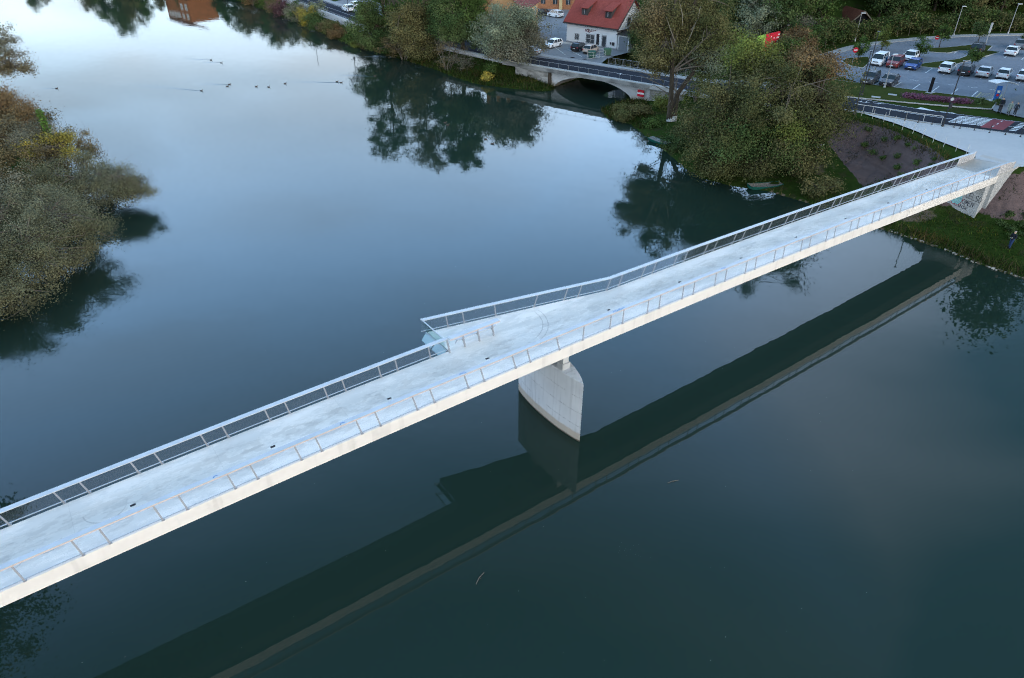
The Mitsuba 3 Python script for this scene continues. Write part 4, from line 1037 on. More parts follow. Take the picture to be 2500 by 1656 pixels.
for i, (x, y) in enumerate(rt):
    bush('slope_shrub', f'dark shrub on the mulched slope right of the footbridge, {ORD[i]} to the bridge', x, y, 0.34 + 0.16 * rng.random(), 0.45, 'dark', 340 + i, n=9, per=70, size=0.16, group='shrubs right of the footbridge')
fb = smooth_line([(54.9, 99.6), (57.3, 98.6), (59.6, 97.3), (61.6, 96.6)], 0.22, 2)
rng = np.random.default_rng(350)
pp = np.vstack([np.c_[np.repeat(p[None], 260, 0) + rng.normal(size=(260, 2)) * [0.34, 0.40], G + 0.1 + 0.5 * rng.random(260)] for p in fb])
lm, col = leaf_mesh(pp, 0.12 + 0.1 * rng.random(len(pp)), colours(PAL['heather'], len(pp), rng, 0.3), rng)
fl_ = thing('flower_bed', 'long bed of purple pink heather on the grass strip by the parking lot', 'flower bed')
part(fl_, 'blossom', lm, 'm_leaf', color=col)
for x, y, lb in ((63.4, 96.2, 'small dark round shrub left of the blue ticket machine'), (65.6, 95.9, 'small dark round shrub right in front of the blue ticket machine')):
    bush('round_shrub', lb, x, y, 0.5, 1.0, 'dark', int(x * 10), n=12, per=80, size=0.14)

# grass, reeds and weeds
rng = np.random.default_rng(400)


def blades(pts, h, w, pal, rng, lean_=0.35):
    tone = 0.62 + 0.76 * meshkit.fbm(np.c_[pts[:, :2] * 0.55, 0 * pts[:, :1]], 3, 31)
    dry = (meshkit.fbm(np.c_[pts[:, :2] * 0.35, 0 * pts[:, :1] + 4], 3, 37) > 0.56)[:, None]
    n = len(pts)
    a = rng.random(n) * 2 * np.pi
    d = np.c_[np.cos(a), np.sin(a), 0 * a]
    l = np.c_[rng.normal(size=(n, 2)) * lean_, np.ones(n)] * (h * (0.6 + 0.8 * rng.random(n)))[:, None]
    v = np.stack([pts - d * w / 2, pts + d * w / 2, pts + l], 1).reshape(-1, 3)
    col = colours(pal, n, rng, 0.26) * tone[:, None]
    col = np.where(dry, col * [1.5, 1.12, 1.1], col)
    return (v, np.arange(3 * n).reshape(-1, 3)), np.repeat(np.clip(col, 0.004, 0.6), 3, 0)


def scatter(n, x0, x1, y0, y1, cond):
    x, y = x0 + (x1 - x0) * rng.random(n), y0 + (y1 - y0) * rng.random(n)
    z, d_, dp_, top_ = ground_z(x, y, True)
    ok = cond(x, y, z, d_, top_ - z) & (d_ > 0)
    return np.c_[x, y, z - 0.03][ok]


g1_ = scatter(60000, 18, 56, 55, 112, lambda x, y, z, d, dr_: (dr_ > 3.9) & (rng.random(len(x)) < 0.85))
(v1, f1), c1 = blades(g1_, np.full(len(g1_), 0.24), 0.10, [(0.026, 0.058, 0.010), (0.046, 0.080, 0.015), (0.020, 0.044, 0.008), (0.060, 0.066, 0.022)], rng)
g2_ = scatter(26000, 34, 56, 52, 82, lambda x, y, z, d, dr_: (d < 1.6) & (rng.random(len(x)) < 0.9))
(v2, f2), c2 = blades(g2_, 0.45 + 0.5 * rng.random(len(g2_)), 0.09, [(0.030, 0.052, 0.012), (0.052, 0.066, 0.018), (0.075, 0.066, 0.034)], rng, 0.5)
g3_ = scatter(60000, -30, 22, 104, 165, lambda x, y, z, d, dr_: (d < 7.5) & (dr_ > 0.7))
(v3, f3), c3 = blades(g3_, 0.35 + 0.4 * rng.random(len(g3_)), 0.16, [(0.024, 0.046, 0.010), (0.040, 0.060, 0.014), (0.050, 0.050, 0.022)], rng, 0.45)
g4_ = scatter(9000, 43, 52, 74, 95, lambda x, y, z, d, dr_: (dr_ < 0.8) & (dr_ > 0.03) & (x < 50))
(v4, f4), c4 = blades(g4_, 0.2 + 0.5 * rng.random(len(g4_)) ** 2, 0.07, [(0.075, 0.085, 0.025), (0.11, 0.105, 0.04), (0.05, 0.065, 0.02)], rng, 0.4)
g6_ = scatter(40000, 41, 56, 58, 94, lambda x, y, z, d, dr_: (dr_ > 0.4) & (dr_ < 4.1) & (meshkit.fbm(np.c_[x * 1.1, y * 1.1, 0 * x], 3, 51) > 0.60) & (rng.random(len(x)) < 0.55))
(v6, f6), c6 = blades(g6_, 0.10 + 0.22 * rng.random(len(g6_)), 0.07, [(0.030, 0.046, 0.014), (0.060, 0.056, 0.026), (0.020, 0.030, 0.012)], rng, 0.6)
vs, fs, cs, o = [], [], [], 0
for v, f, c in ((v1, f1, c1), (v2, f2, c2), (v3, f3, c3), (v4, f4, c4), (v6, f6, c6)):
    vs.append(v); fs.append(f + o); cs.append(c); o += len(v)
k = num('grass')
put(k, (np.vstack(vs), np.vstack(fs)), 'm_leaf', color=np.vstack(cs))
labels[k] = {'label': 'rough grass and reeds on the riverbanks', 'category': 'grass', 'kind': 'stuff'}
g5_ = scatter(2600, 18, 40, 66, 104, lambda x, y, z, d, dr_: (d < 0.5))
(v5, f5), c5 = blades(g5_, 0.5 + 0.7 * rng.random(len(g5_)), 0.08, [(0.085, 0.09, 0.035), (0.12, 0.10, 0.05), (0.05, 0.065, 0.02)], rng, 0.5)
k = num('reeds')
put(k, (v5, f5), 'm_leaf', color=c5)
labels[k] = {'label': 'reeds along the waterline under the big tree', 'category': 'reeds', 'kind': 'stuff'}
# pale stones along the waterline right of the footbridge
shore = resample([(39.9, 68.0), (41.6, 65.95), (43.6, 63.45), (45.0, 60.85), (47.8, 57.25), (50.5, 53)], 0.16)
rng = np.random.default_rng(420)
st = []
for p in shore:
    if rng.random() < 0.8:
        s = 0.05 + 0.13 * rng.random() ** 2
        b = trimesh.creation.icosphere(1, s)
        b.vertices *= [1 + .5 * rng.random(), 1, .6]
        b.vertices += rng.normal(size=b.vertices.shape) * s * 0.12
        b.apply_translation([p[0] + rng.normal() * 0.14 + 0.12, p[1] + rng.normal() * 0.14 + 0.05, 0.06])
        st.append(b)
diffuse('m_stone', proc(lambda p, n, uv: mix((0.22, 0.20, 0.17), (0.46, 0.43, 0.38), noise(p.x * 6, p.y * 6, 1.0))))
k = num('shore_stones')
put(k, cat(st), 'm_stone')
labels[k] = {'label': 'pale stones along the waterline right of the footbridge', 'category': 'stones', 'kind': 'stuff'}


# ------------------------------------------------------------------ buildings, arch bridge, walls
diffuse('m_render_white', proc(lambda p, n, uv: mix((0.72, 0.755, 0.78), (0.80, 0.83, 0.85), fbm(p.x * 0.8, p.y * 0.8, p.z * 0.8, 4)) * (1 - 0.12 * (1 - smoothstep(3.2, 3.9, p.z + 0.5 * fbm(p.x * 2, p.y * 2, 1.0, 2))))))


def tiles(lo, hi, rows=0.33):
    def fn(p, n, uv):
        r = uv.y / rows
        c = uv.x / 0.24 + 0.5 * cell_r(dr.floor(r))
        shade = mikit.cell_rand(dr.floor(c), dr.floor(r), 3.0)
        edge = smoothstep(0.0, 0.22, r - dr.floor(r))
        return mix(lo, hi, 0.45 * shade + 0.55 * fbm(uv.x * 0.5, uv.y * 0.5, 2.0, 3)) * (0.78 + 0.22 * edge)
    return proc(fn)


def cell_r(r):
    return mikit.cell_rand(r, 5.0, 7.0)


diffuse('m_roof_red', tiles((0.27, 0.062, 0.052), (0.37, 0.098, 0.080)))
diffuse('m_roof_maroon', tiles((0.17, 0.070, 0.072), (0.25, 0.105, 0.105)))
diffuse('m_roof_old', tiles((0.11, 0.042, 0.030), (0.24, 0.095, 0.062), 0.4))
diffuse('m_boards', proc(lambda p, n, uv: mix((0.055, 0.05, 0.05), (0.11, 0.10, 0.10), noise(p.x * 7 + p.y * 7, 0.0, 0.0))))
diffuse('m_peach', proc(lambda p, n, uv: mix((0.50, 0.29, 0.15), (0.60, 0.37, 0.20), fbm(p.x, p.y, p.z, 3))))
diffuse('m_frame_grey', (0.40, 0.42, 0.44))
pbr('m_pane', (0.045, 0.055, 0.065), 0.06, 0.0, 0.0, 0.9)
diffuse('m_garage', proc(lambda p, n, uv: mix((0.17, 0.20, 0.235), (0.21, 0.24, 0.275), smoothstep(0.0, 0.06, dr.abs(p.z * 2.2 - dr.floor(p.z * 2.2) - 0.5)))))
diffuse('m_cream', (0.66, 0.52, 0.28))


def brick_fn(p, n, uv):
    a = (p.x * 0.97 - p.y * 0.24) / 0.26
    r = p.z / 0.10
    a = a + 0.5 * (dr.floor(r) - 2 * dr.floor(r / 2))
    m = dr.maximum(1 - smoothstep(0.0, 0.08, dr.minimum(a - dr.floor(a), 1 - (a - dr.floor(a)))), 1 - smoothstep(0.0, 0.14, r - dr.floor(r)))
    return mix(mix((0.38, 0.15, 0.07), (0.50, 0.22, 0.11), mikit.cell_rand(a, r, 1.0)), mi.Color3f(0.45, 0.36, 0.28), 0.7 * m)


diffuse('m_brick', proc(brick_fn))
diffuse('m_stonewall', proc(lambda p, n, uv: mix((0.22, 0.215, 0.20), (0.44, 0.43, 0.41), smoothstep(0.25, 0.7, fbm(p.x * 1.8 + p.y, p.z * 3, p.y, 4)))))
diffuse('m_arch', proc(lambda p, n, uv: mix(mix((0.40, 0.41, 0.42), (0.54, 0.55, 0.56), fbm(p.x * 0.9, p.y * 0.9, p.z * 1.2, 4)), mi.Color3f(0.40, 0.34, 0.25), (1 - smoothstep(0.2, 1.2, p.z + fbm(p.x, p.y, 1.0, 2) - 0.5)) * 0.75)))
diffuse('m_beam', proc(lambda p, n, uv: mix((0.12, 0.12, 0.118), (0.30, 0.30, 0.29), smoothstep(0.25, 0.75, 0.65 * fbm(p.x * 3 + p.y * 3, p.z * 0.6, 1.0, 3) + 0.35 * fbm(p.x * 0.5, p.y * 0.5, 2.0, 2)))))


class Frame:
    """A house's own axes: u along the front, v into the house, z up from ground level."""

    def __init__(self, o, u, z):
        self.o, self.z = np.array(o, float), z
        self.u = np.array(u, float) / np.linalg.norm(u)
        self.v = np.array([-self.u[1], self.u[0]])

    def __call__(self, u, v, z):
        xy = self.o + np.multiply.outer(np.asarray(u, float), self.u) + np.multiply.outer(np.asarray(v, float), self.v)
        return np.concatenate([xy, (np.asarray(z, float) + self.z + 0 * xy[..., 0])[..., None]], -1)

    def M(self, plane):
        m = np.eye(4)
        u, v, z = np.r_[self.u, 0], np.r_[self.v, 0], np.array([0, 0, 1.0])
        ax = {'front': (u, z, -v), 'side': (v, z, u), 'left': (-v, z, -u), 'back': (-u, z, v)}[plane]
        m[:3, 0], m[:3, 1], m[:3, 2] = ax
        m[:3, 3] = np.r_[self.o, self.z]
        return m

    def slab(self, poly, plane, at, th):
        """A polygon (a, z) on a wall plane, th thick inwards from distance at."""
        m = extrude(poly, th)
        m.apply_translation([0, 0, -th])
        M = self.M(plane)
        off = {'front': np.r_[self.v * at, 0], 'side': np.r_[self.u * at, 0], 'left': np.r_[self.u * at, 0], 'back': np.r_[self.v * at, 0]}[plane]
        m.apply_transform(M)
        m.apply_translation(off)
        return m

    def box(self, u0, u1, v0, v1, z0, z1):
        c = self((u0 + u1) / 2, (v0 + v1) / 2, (z0 + z1) / 2)
        return box(c, (u1 - u0, v1 - v0, z1 - z0), math.atan2(self.u[1], self.u[0]))


def rect(a, b, c, d):
    return Polygon([(a, c), (b, c), (b, d), (a, d)])


def roof_plane(F, quad, th=0.12):
    """A roof slope from four (u, v, z) corners (eave a, eave b, ridge b, ridge a), uv in metres along and up the slope."""
    q = np.array([F(*p) for p in quad])
    n = np.cross(q[1] - q[0], q[3] - q[0])
    n /= np.linalg.norm(n)
    n = n if n[2] > 0 else -n
    v = np.vstack([q, q - n * th])
    L, Hh = np.linalg.norm(q[1] - q[0]), np.linalg.norm(q[3] - q[0])
    uv = np.array([(0, 0), (L, 0), (L, Hh), (0, Hh)] * 2)
    f = [(0, 1, 2), (0, 2, 3), (4, 6, 5), (4, 7, 6), (0, 4, 5), (0, 5, 1), (1, 5, 6), (1, 6, 2), (2, 6, 7), (2, 7, 3), (3, 7, 4), (3, 4, 0)]
    return mesh(v, f), uv


def window(F, parent, plane, at, a0, a1, z0, z1, nx=1, nz=1, frame='m_frame_grey', sur=0.14, name='window'):
    """A window: surround (proud), pane and glazing bars."""
    w = part(parent, name, F.slab(rect(a0 - sur, a1 + sur, z0 - sur, z1 + sur).difference(rect(a0, a1, z0, z1)), plane, at + (-0.05 if plane in ('front', 'left') else 0.05), 0.10), frame)
    part(w, 'pane', F.slab(rect(a0, a1, z0, z1), plane, at + (-0.006 if plane in ('front', 'left') else 0.006), 0.03), 'm_pane')
    bars = [F.slab(rect(a0 + (a1 - a0) * i / nx - 0.03, a0 + (a1 - a0) * i / nx + 0.03, z0, z1), plane, at + (-0.03 if plane in ('front', 'left') else 0.03), 0.04) for i in range(1, nx)]
    bars += [F.slab(rect(a0, a1, z0 + (z1 - z0) * i / nz - 0.025, z0 + (z1 - z0) * i / nz + 0.025), plane, at + (-0.034 if plane in ('front', 'left') else 0.034), 0.04) for i in range(1, nz)]
    for b in bars:
        part(w, 'glazing_bar', b, 'm_white')
    return w


# --- white house with a steep red roof
F = Frame((11.3, 155.0), (0.742, -0.67), 3.2)
W_, D_, EV, RG = 12.5, 9.2, 4.25, 8.7
h = thing('white_house', 'white plastered house with a steep red tiled roof and two dormers', 'house')
wl = part(h, 'wall', cat([F.slab(rect(0, W_, -0.6, EV), 'front', 0, 0.3), F.slab(rect(-W_, 0, -0.6, EV), 'back', D_, 0.3),
                          F.slab(Polygon([(0, -0.6), (D_, -0.6), (D_, EV), (D_ / 2, RG - 0.2), (0, EV)]), 'side', W_, 0.3), F.slab(Polygon([(0, -0.6), (0, EV), (-D_ / 2, RG - 0.2), (-D_, EV), (-D_, -0.6)]), 'left', 0, 0.3)]), 'm_render_white')
part(h, 'plinth', F.box(-0.02, W_ + 0.02, -0.03, 0.1, -0.5, 0.22), 'm_frame_grey')
sl = (RG - EV) / (D_ / 2)
for s in (0, 1):
    vv0, vv1 = (-0.55, D_ / 2) if s == 0 else (D_ + 0.55, D_ / 2)
    rm, ruv = roof_plane(F, [(-0.6, vv0, EV - 0.55 * sl + 0.12), (W_ + 0.55, vv0, EV - 0.55 * sl + 0.12), (W_ + 0.55, vv1, RG + 0.12), (-0.6, vv1, RG + 0.12)])
    rf = part(h, 'roof', rm, 'm_roof_red', uv=ruv)
    if s == 0:
        part(rf, 'gutter', tube([F(-0.62, -0.62, EV - 0.62), F(W_ + 0.57, -0.62, EV - 0.62)], 0.085, 6), 'm_boards')
        part(rf, 'fascia_board', F.box(-0.6, W_ + 0.55, -0.6, -0.5, EV - 0.72, EV - 0.48), 'm_boards')
        for u0 in (2.9, 8.7):
            v0, z0 = 0.95, EV + 0.95 * sl + 0.12
            dm = part(h, 'dormer', mesh(np.vstack([F(u0, v0, z0 - 0.1), F(u0, v0, z0 + 1.5), F(u0, v0 + 2.25, z0 + 2.42), F(u0 + 1.5, v0, z0 - 0.1), F(u0 + 1.5, v0, z0 + 1.5), F(u0 + 1.5, v0 + 2.25, z0 + 2.42)]), [(0, 1, 2), (3, 5, 4), (0, 3, 4), (0, 4, 1)]), 'm_boards', label='dark boarded dormer with a red pent roof')
            rm, ruv = roof_plane(F, [(u0 - 0.3, v0 - 0.5, z0 + 1.36), (u0 + 1.8, v0 - 0.5, z0 + 1.36), (u0 + 1.8, v0 + 2.6, z0 + 2.60), (u0 - 0.3, v0 + 2.6, z0 + 2.60)], 0.10)
            part(dm, 'roof', rm, 'm_roof_red', uv=ruv)
            part(dm, 'window', F.box(u0 + 0.35, u0 + 1.0, v0 - 0.04, v0 + 0.02, z0 + 0.25, z0 + 1.25), 'm_pane')
            part(dm, 'frame', F.box(u0 + 0.62, u0 + 0.72, v0 - 0.06, v0 - 0.04, z0 + 0.22, z0 + 1.08), 'm_frame_grey')
    part(rf, 'verge_board', bar(F(W_ + 0.56, vv0, EV - 0.55 * sl + 0.03), F(W_ + 0.56, vv1, RG + 0.03), 0.06, 0.26), 'm_boards')
window(F, h, 'front', 0, 2.25, 3.15, 0.75, 1.75, 2, 1)
window(F, h, 'front', 0, 5.1, 7.05, 0.45, 2.0, 2, 2)
dr1 = part(h, 'door', F.box(9.05, 9.95, -0.03, 0.02, 0.0, 2.1), 'm_pane', label='dark glazed front door')
part(dr1, 'frame', F.slab(rect(8.88, 10.12, 0, 2.32).difference(rect(9.05, 9.95, 0, 2.1)), 'front', -0.05, 0.12), 'm_frame_grey')
part(h, 'notice_board', F.box(7.62, 8.28, -0.06, 0.0, 0.35, 2.35), 'm_dark', label='tall dark notice panel between window and door')
part(h, 'wall_box', F.box(11.0, 11.25, -0.1, 0.0, 0.75, 1.2), 'm_dark')
part(h, 'wall_box', F.box(11.5, 12.05, -0.1, 0.0, 0.65, 1.25), 'm_dark')
sg_ = part(h, 'sign', cat([meshkit.text_mesh('rdb', 0.62, 0.03, True)]).apply_transform(F.M('front') @ trimesh.transformations.translation_matrix([4.7, 2.42, 0.02])), 'm_red_sign', label='dark red lettering of the shop sign')
diffuse('m_red_sign', (0.14, 0.018, 0.028))
for z_, ws in ((2.86, (0.32, 0.55, 0.28)), (2.60, (0.34, 0.22))):
    a = 6.15
    for w in ws:
        part(sg_, 'small_text', F.slab(rect(a, a + w * 0.95, z_, z_ + 0.13), 'front', -0.02, 0.02), 'm_red_sign')
        a += w + 0.05
window(F, h, 'side', W_, 3.2, 4.3, 4.0, 5.4, 1, 1)
part(h, 'air_conditioner', F.box(W_ + 0.02, W_ + 0.4, 4.5, 5.3, 6.0, 6.6), 'm_white')
part(h, 'ledge', F.box(W_, W_ + 0.32, -0.3, D_, 3.25, 3.42), 'm_boards')
gr = thing('garage', 'small lean-to garage with a blue grey door at the right end of the white house', 'garage')
part(gr, 'wall', cat([F.box(W_ + 0.33, W_ + 0.5, 0.0, 5, -0.3, 2.9), F.box(15.15, 15.35, 0.0, 5, -0.3, 2.75), F.box(W_ + 0.33, 15.35, 4.8, 5.0, -0.3, 2.7), F.box(W_ + 0.33, 15.35, -0.0, 0.25, 2.5, 2.85)]), 'm_render_white')
part(gr, 'door', F.box(W_ + 0.5, 15.15, 0.05, 0.15, -0.1, 2.5), 'm_garage')
rm, ruv = roof_plane(F, [(W_ + 0.03, -0.35, 2.9), (15.6, -0.35, 2.86), (15.6, 5.2, 3.6), (W_ + 0.03, 5.2, 3.62)], 0.1)
part(gr, 'roof', rm, 'm_boards')

# --- peach house with maroon roof, seen behind the grey willow
F = Frame((-5.4, 152.8), (0.97, -0.24), 3.2)
h = thing('peach_house', 'orange plastered house with a maroon roof behind the grey willow', 'house')
W_, D_, EV, RG = 7.6, 15.0, 6.6, 10.6
part(h, 'wall', cat([F.slab(Polygon([(0, -.5), (W_, -.5), (W_, EV), (W_ / 2, RG), (0, EV)]), 'front', 0, 0.3), F.slab(rect(0, D_, -.5, EV), 'side', W_, 0.3), F.slab(rect(-D_, 0, -.5, EV), 'left', 0, 0.3), F.slab(Polygon([(-W_, -.5), (0, -.5), (0, EV), (-W_ / 2, RG), (-W_, EV)]), 'back', D_, 0.3)]), 'm_peach')
sl = (RG - EV) / (W_ / 2)
for s in (0, 1):
    a, b = (-0.5, W_ / 2) if s == 0 else (W_ + 0.5, W_ / 2)
    rm, ruv = roof_plane(F, [(a, -0.5, EV - 0.5 * sl + .1), (a, D_ + .4, EV - 0.5 * sl + .1), (b, D_ + .4, RG + .1), (b, -0.5, RG + .1)])
    part(h, 'roof', rm, 'm_roof_maroon', uv=ruv)
for a in (1.0, 3.2, 5.4):
    window(F, h, 'front', 0, a, a + 1.05, 4.1, 5.5, 2, 1, 'm_offwhite')
    window(F, h, 'front', 0, a, a + 1.05, 1.0, 2.4, 2, 1, 'm_offwhite')
for v0 in (2.0, 5.5, 9.0, 12.0):
    window(F, h, 'side', W_, v0, v0 + 1.0, 4.1, 5.4, 2, 1, 'm_offwhite')

# --- unplastered brick building at the end of the yard
F = Frame((-9.0, 203.5), (0.97, -0.24), 3.2)
h = thing('brick_building', 'orange brick building with dark openings at the back of the yard', 'building')
part(h, 'wall', F.slab(rect(0, 31, -.5, 9).difference(rect(27.0, 30.2, 0, 3.2)), 'front', 0, 0.35), 'm_brick')
part(h, 'wall', cat([F.slab(rect(0, 9, -.5, 9), 'side', 31, 0.35), F.slab(rect(-9, 0, -.5, 9), 'left', 0, .35), F.box(26.6, 30.6, 2.0, 2.2, 0, 3.4)]), 'm_frame_grey')
part(h, 'gate', F.box(27.0, 30.2, 0.4, 0.5, 0, 3.2), 'm_dark', label='dark open gateway')
for a in (17.0, 20.2, 23.6):
    window(F, h, 'front', 0, a, a + 1.2, 1.2, 2.9, 2, 1, 'm_brick')
for a in (2, 6, 10, 14, 18, 22, 26):
    window(F, h, 'front', 0, a, a + 1.2, 5.0, 6.8, 2, 1, 'm_offwhite')
part(h, 'column', F.box(21.9, 22.7, -0.5, -0.05, -.2, 5.5), 'm_cream')
part(h, 'roof', F.box(-.6, 31.6, -.8, 9.6, 9, 9.4), 'm_roof_maroon')
# --- orange house upstream, seen only as a reflection
F = Frame((-121, 268), (0.80, -0.60), 3.0)
h = thing('orange_house', 'orange house with white windows upstream, seen as a reflection at the top left', 'house')
diffuse('m_orange_dull', (0.34, 0.13, 0.055))
part(h, 'wall', cat([F.box(0, 15, 0, 10, -.5, 6.6), F.box(9.0, 15.02, -0.6, 0.0, -.5, 6.5)]), 'm_orange_dull')
rm, ruv = roof_plane(F, [(-.5, -.9, 6.5), (15.6, -.9, 6.5), (15.6, 5, 9.2), (-.5, 5, 9.2)])
part(h, 'roof', rm, 'm_roof_old', uv=ruv)
for a in (1.0, 2.6, 4.2, 5.8, 7.3):
    window(F, h, 'front', 0, a, a + .9, 4.0, 5.4, 1, 1, 'm_offwhite', 0.2)
for a in (10.2, 12.8):
    window(F, h, 'front', -0.6, a, a + 1.0, 4.0, 5.4, 1, 1, 'm_offwhite', 0.2)
    window(F, h, 'front', -0.6, a, a + 1.0, 1.0, 2.6, 1, 1, 'm_offwhite', 0.2)
# --- tiled shed behind the hedge
sh = thing('tiled_shed', 'old shed with a rusty red tiled gable roof behind the hedge', 'shed')
ax = np.array([67.5 - 68.2, 153 - 147.2])
F = Frame((65.7, 147.3), (0.993, 0.12), 6.5)
for s in (0, 1):
    a, b = (-0.3, 2.5) if s == 0 else (5.3, 2.5)
    rm, ruv = roof_plane(F, [(a, -0.3, 1.25), (a, 6.8, 1.25), (b, 6.8, 3.6), (b, -0.3, 3.6)])
    rf = part(sh, 'roof', rm, 'm_roof_old', uv=ruv)
    part(rf, 'verge_board', bar(F(a, -0.34, 1.2), F(b, -0.34, 3.55), 0.08, 0.2), 'm_twig')
part(sh, 'wall', cat([F.slab(Polygon([(0.1, -.6), (4.9, -.6), (4.9, 1.5), (2.5, 3.4), (0.1, 1.5)]), 'front', 0.4, 0.2), F.box(0.1, 0.3, .4, 6.4, -.6, 1.6), F.box(4.7, 4.9, .4, 6.4, -.6, 1.6)]), 'm_black')
# --- red billboard standing behind the big tree
bb = thing('billboard', 'red billboard with white blocks showing above the big tree', 'billboard')
p0, p1 = np.array([40.6, 123.6]), np.array([45.75, 128.2])
d = (p1 - p0) / np.linalg.norm(p1 - p0)
nb = np.array([d[1], -d[0]])
diffuse('m_bill_red', (0.55, 0.03, 0.05))
diffuse('m_lime', (0.30, 0.50, 0.10))
BB = lambda a, z, o=0.0: np.r_[p0 + d * a + nb * o, z]
Lb = float(np.linalg.norm(p1 - p0))
part(bb, 'panel', bar(BB(Lb * 0.36, 8.3), BB(Lb, 8.3), 0.12, 2.7), 'm_bill_red')
part(bb, 'panel', bar(BB(0, 8.3), BB(Lb * 0.36 - 0.01, 8.3), 0.12, 2.7), 'm_lime', label='lime green left part of the billboard')
for a, z, w, hh in ((0.96, 8.5, 0.36, 0.22), (0.90, 8.05, 0.30, 0.25), (0.975, 8.05, 0.22, 0.3), (0.93, 7.3, 0.5, 0.55), (0.76, 8.1, 0.3, 0.2), (0.7, 7.4, 0.45, 0.4), (0.62, 8.4, 0.3, 0.18)):
    part(bb, 'print', bar(BB(Lb * a - w / 2, z + 0.7, 0.064), BB(Lb * a + w / 2, z + 0.7, 0.064), 0.006, hh), 'm_white')
for a in (0.8, Lb / 2, Lb - 0.6):
    part(bb, 'post', bar(BB(a, 3.5, -0.12), BB(a, 9.6, -0.12), 0.14, 0.14), 'm_grey_metal')

# --- stone arch road bridge
dn, nin = np.array([0.7933, -0.6088]), np.array([0.6088, 0.7933])
A0 = np.array([1.0, 134.9])
AB = lambda t, w, z: np.r_[A0 + dn * t + nin * w, z]
ab = thing('arch_bridge', 'low pale arch bridge carrying the road over the side stream', 'bridge')
ts = np.linspace(8.1, 24.1, 25)
opening = Polygon([(8.1, -1.5)] + [(t, 2.45 * max(0.0, 1 - ((t - 16.1) / 8.0) ** 2) ** 0.62) for t in ts] + [(24.1, -1.5)])
sp = Polygon([(0.5, -1.4), (33, -1.4), (33, 2.86), (0.5, 2.86)]).difference(opening)
m = extrude(sp, 7.9)
v = m.vertices.copy()
m.vertices = np.column_stack([A0 + dn * v[:, :1] + nin * (0.25 + v[:, 2:3]), v[:, 1]])
m.fix_normals()
part(ab, 'arch', m, 'm_arch', label='pale rendered arch and side walls')
part(ab, 'edge_beam', bar(AB(-3, -0.38, 2.92), AB(34.5, -0.38, 2.92), 0.76, 0.62), 'm_beam', label='weathered grey concrete edge beam')
part(ab, 'edge_beam', bar(AB(-3, 8.2, 2.92), AB(34.5, 8.2, 2.92), 0.5, 0.62), 'm_beam')
part(ab, 'wing_wall', cat([bar(AB(-0.5, 0.18, 1.2), AB(6.9, 0.18, 1.2), 0.3, 2.8)]), 'm_stonewall', label='rough stone wing wall left of the arch')
part(ab, 'pilaster', bar(AB(6.9, 0.17, 1.2), AB(7.5, 0.17, 1.2), 0.34, 2.8), 'm_bark')
part(ab, 'wing_wall', bar(AB(27.4, 0.12, 1.4), AB(33.5, 0.12, 1.4), 0.3, 2.6), 'm_stonewall')


def fence(parent, pts, hgt, step, bsdf='m_grey_metal', rails=(1.0,), bal=0.0, r=0.025, rail_r=0.025, lean_=None):
    """Posts every step along a 3-D line, horizontal rails at fractions of the height, thin balusters every bal metres."""
    p = np.asarray(pts, float)
    s = np.r_[0, np.cumsum(np.linalg.norm(np.diff(p, axis=0), axis=1))]
    at = lambda t: np.array([np.interp(t, s, p[:, a]) for a in range(3)])
    for t in np.linspace(0, s[-1], int(round(s[-1] / step)) + 1):
        b = at(t)
        part(parent, 'post', tube([b - [0, 0, 0.05], b + [0, 0, hgt]], r, 5), bsdf)
    for fr in rails:
        part(parent, 'rail', tube(p + [0, 0, hgt * fr], rail_r, 5), bsdf)
    if bal:
        part(parent, 'baluster', cat([tube([at(t) + [0, 0, 0.1], at(t) + [0, 0, hgt - 0.02]], 0.008, 3) for t in np.arange(0, s[-1], bal)]), bsdf, kind='stuff')


rl = thing('railing', 'thin grey metal railing on the river side of the arch bridge', 'railing')
fence(rl, [AB(-3, -0.35, 3.23), AB(34, -0.35, 3.23)], 1.0, 2.05, rails=(1.0, 0.1), r=0.02, rail_r=0.022)
rl = thing('railing', 'tall grey metal railing along the far side of the arch bridge', 'railing')
fence(rl, [AB(14.2, 8.45, 3.32), AB(34, 8.45, 3.32)], 1.15, 1.55, rails=(1.0, 0.12), bal=0.26, r=0.03)
rl = thing('railing', 'short pale railing beside the green bins in the yard', 'railing')
fence(rl, [(14.0, 137.4, 3.25), (15.6, 138.2, 3.25), (17.6, 139.6, 3.25)], 1.1, 1.3, 'm_offwhite', rails=(1.0, 0.5, 0.1), r=0.035)
sg2 = thing('navigation_sign', 'red and white striped square sign on the arch bridge wall', 'sign')
for z0, z1, mt in ((1.02, 1.40, 'm_bill_red'), (1.40, 1.68, 'm_white'), (1.68, 2.10, 'm_bill_red')):
    part(sg2, 'panel', bar(AB(25.1, 0.02, (z0 + z1) / 2), AB(26.3, 0.02, (z0 + z1) / 2), 0.06, z1 - z0), mt)
wall_ = thing('road_wall', 'pale low concrete wall between the upper road and the river bushes', 'wall')
part(wall_, 'wall', kerb(side(-66, -26.5), -1.02, -0.76, zp, -1.6, 0.42), 'm_plaza')
fence(part(wall_, 'handrail', ribbon(side(-66, -26.5), -0.95, -0.83, zp, 0.425, 2), 'm_kerb'), [np.r_[p + 0, zp(p[0], 0) + 0.42] for p in (side(-66, -26.5) - normals2(side(-66, -26.5)) * 0.9)][::2], 0.45, 4.0, 'm_frame_grey', r=0.03)
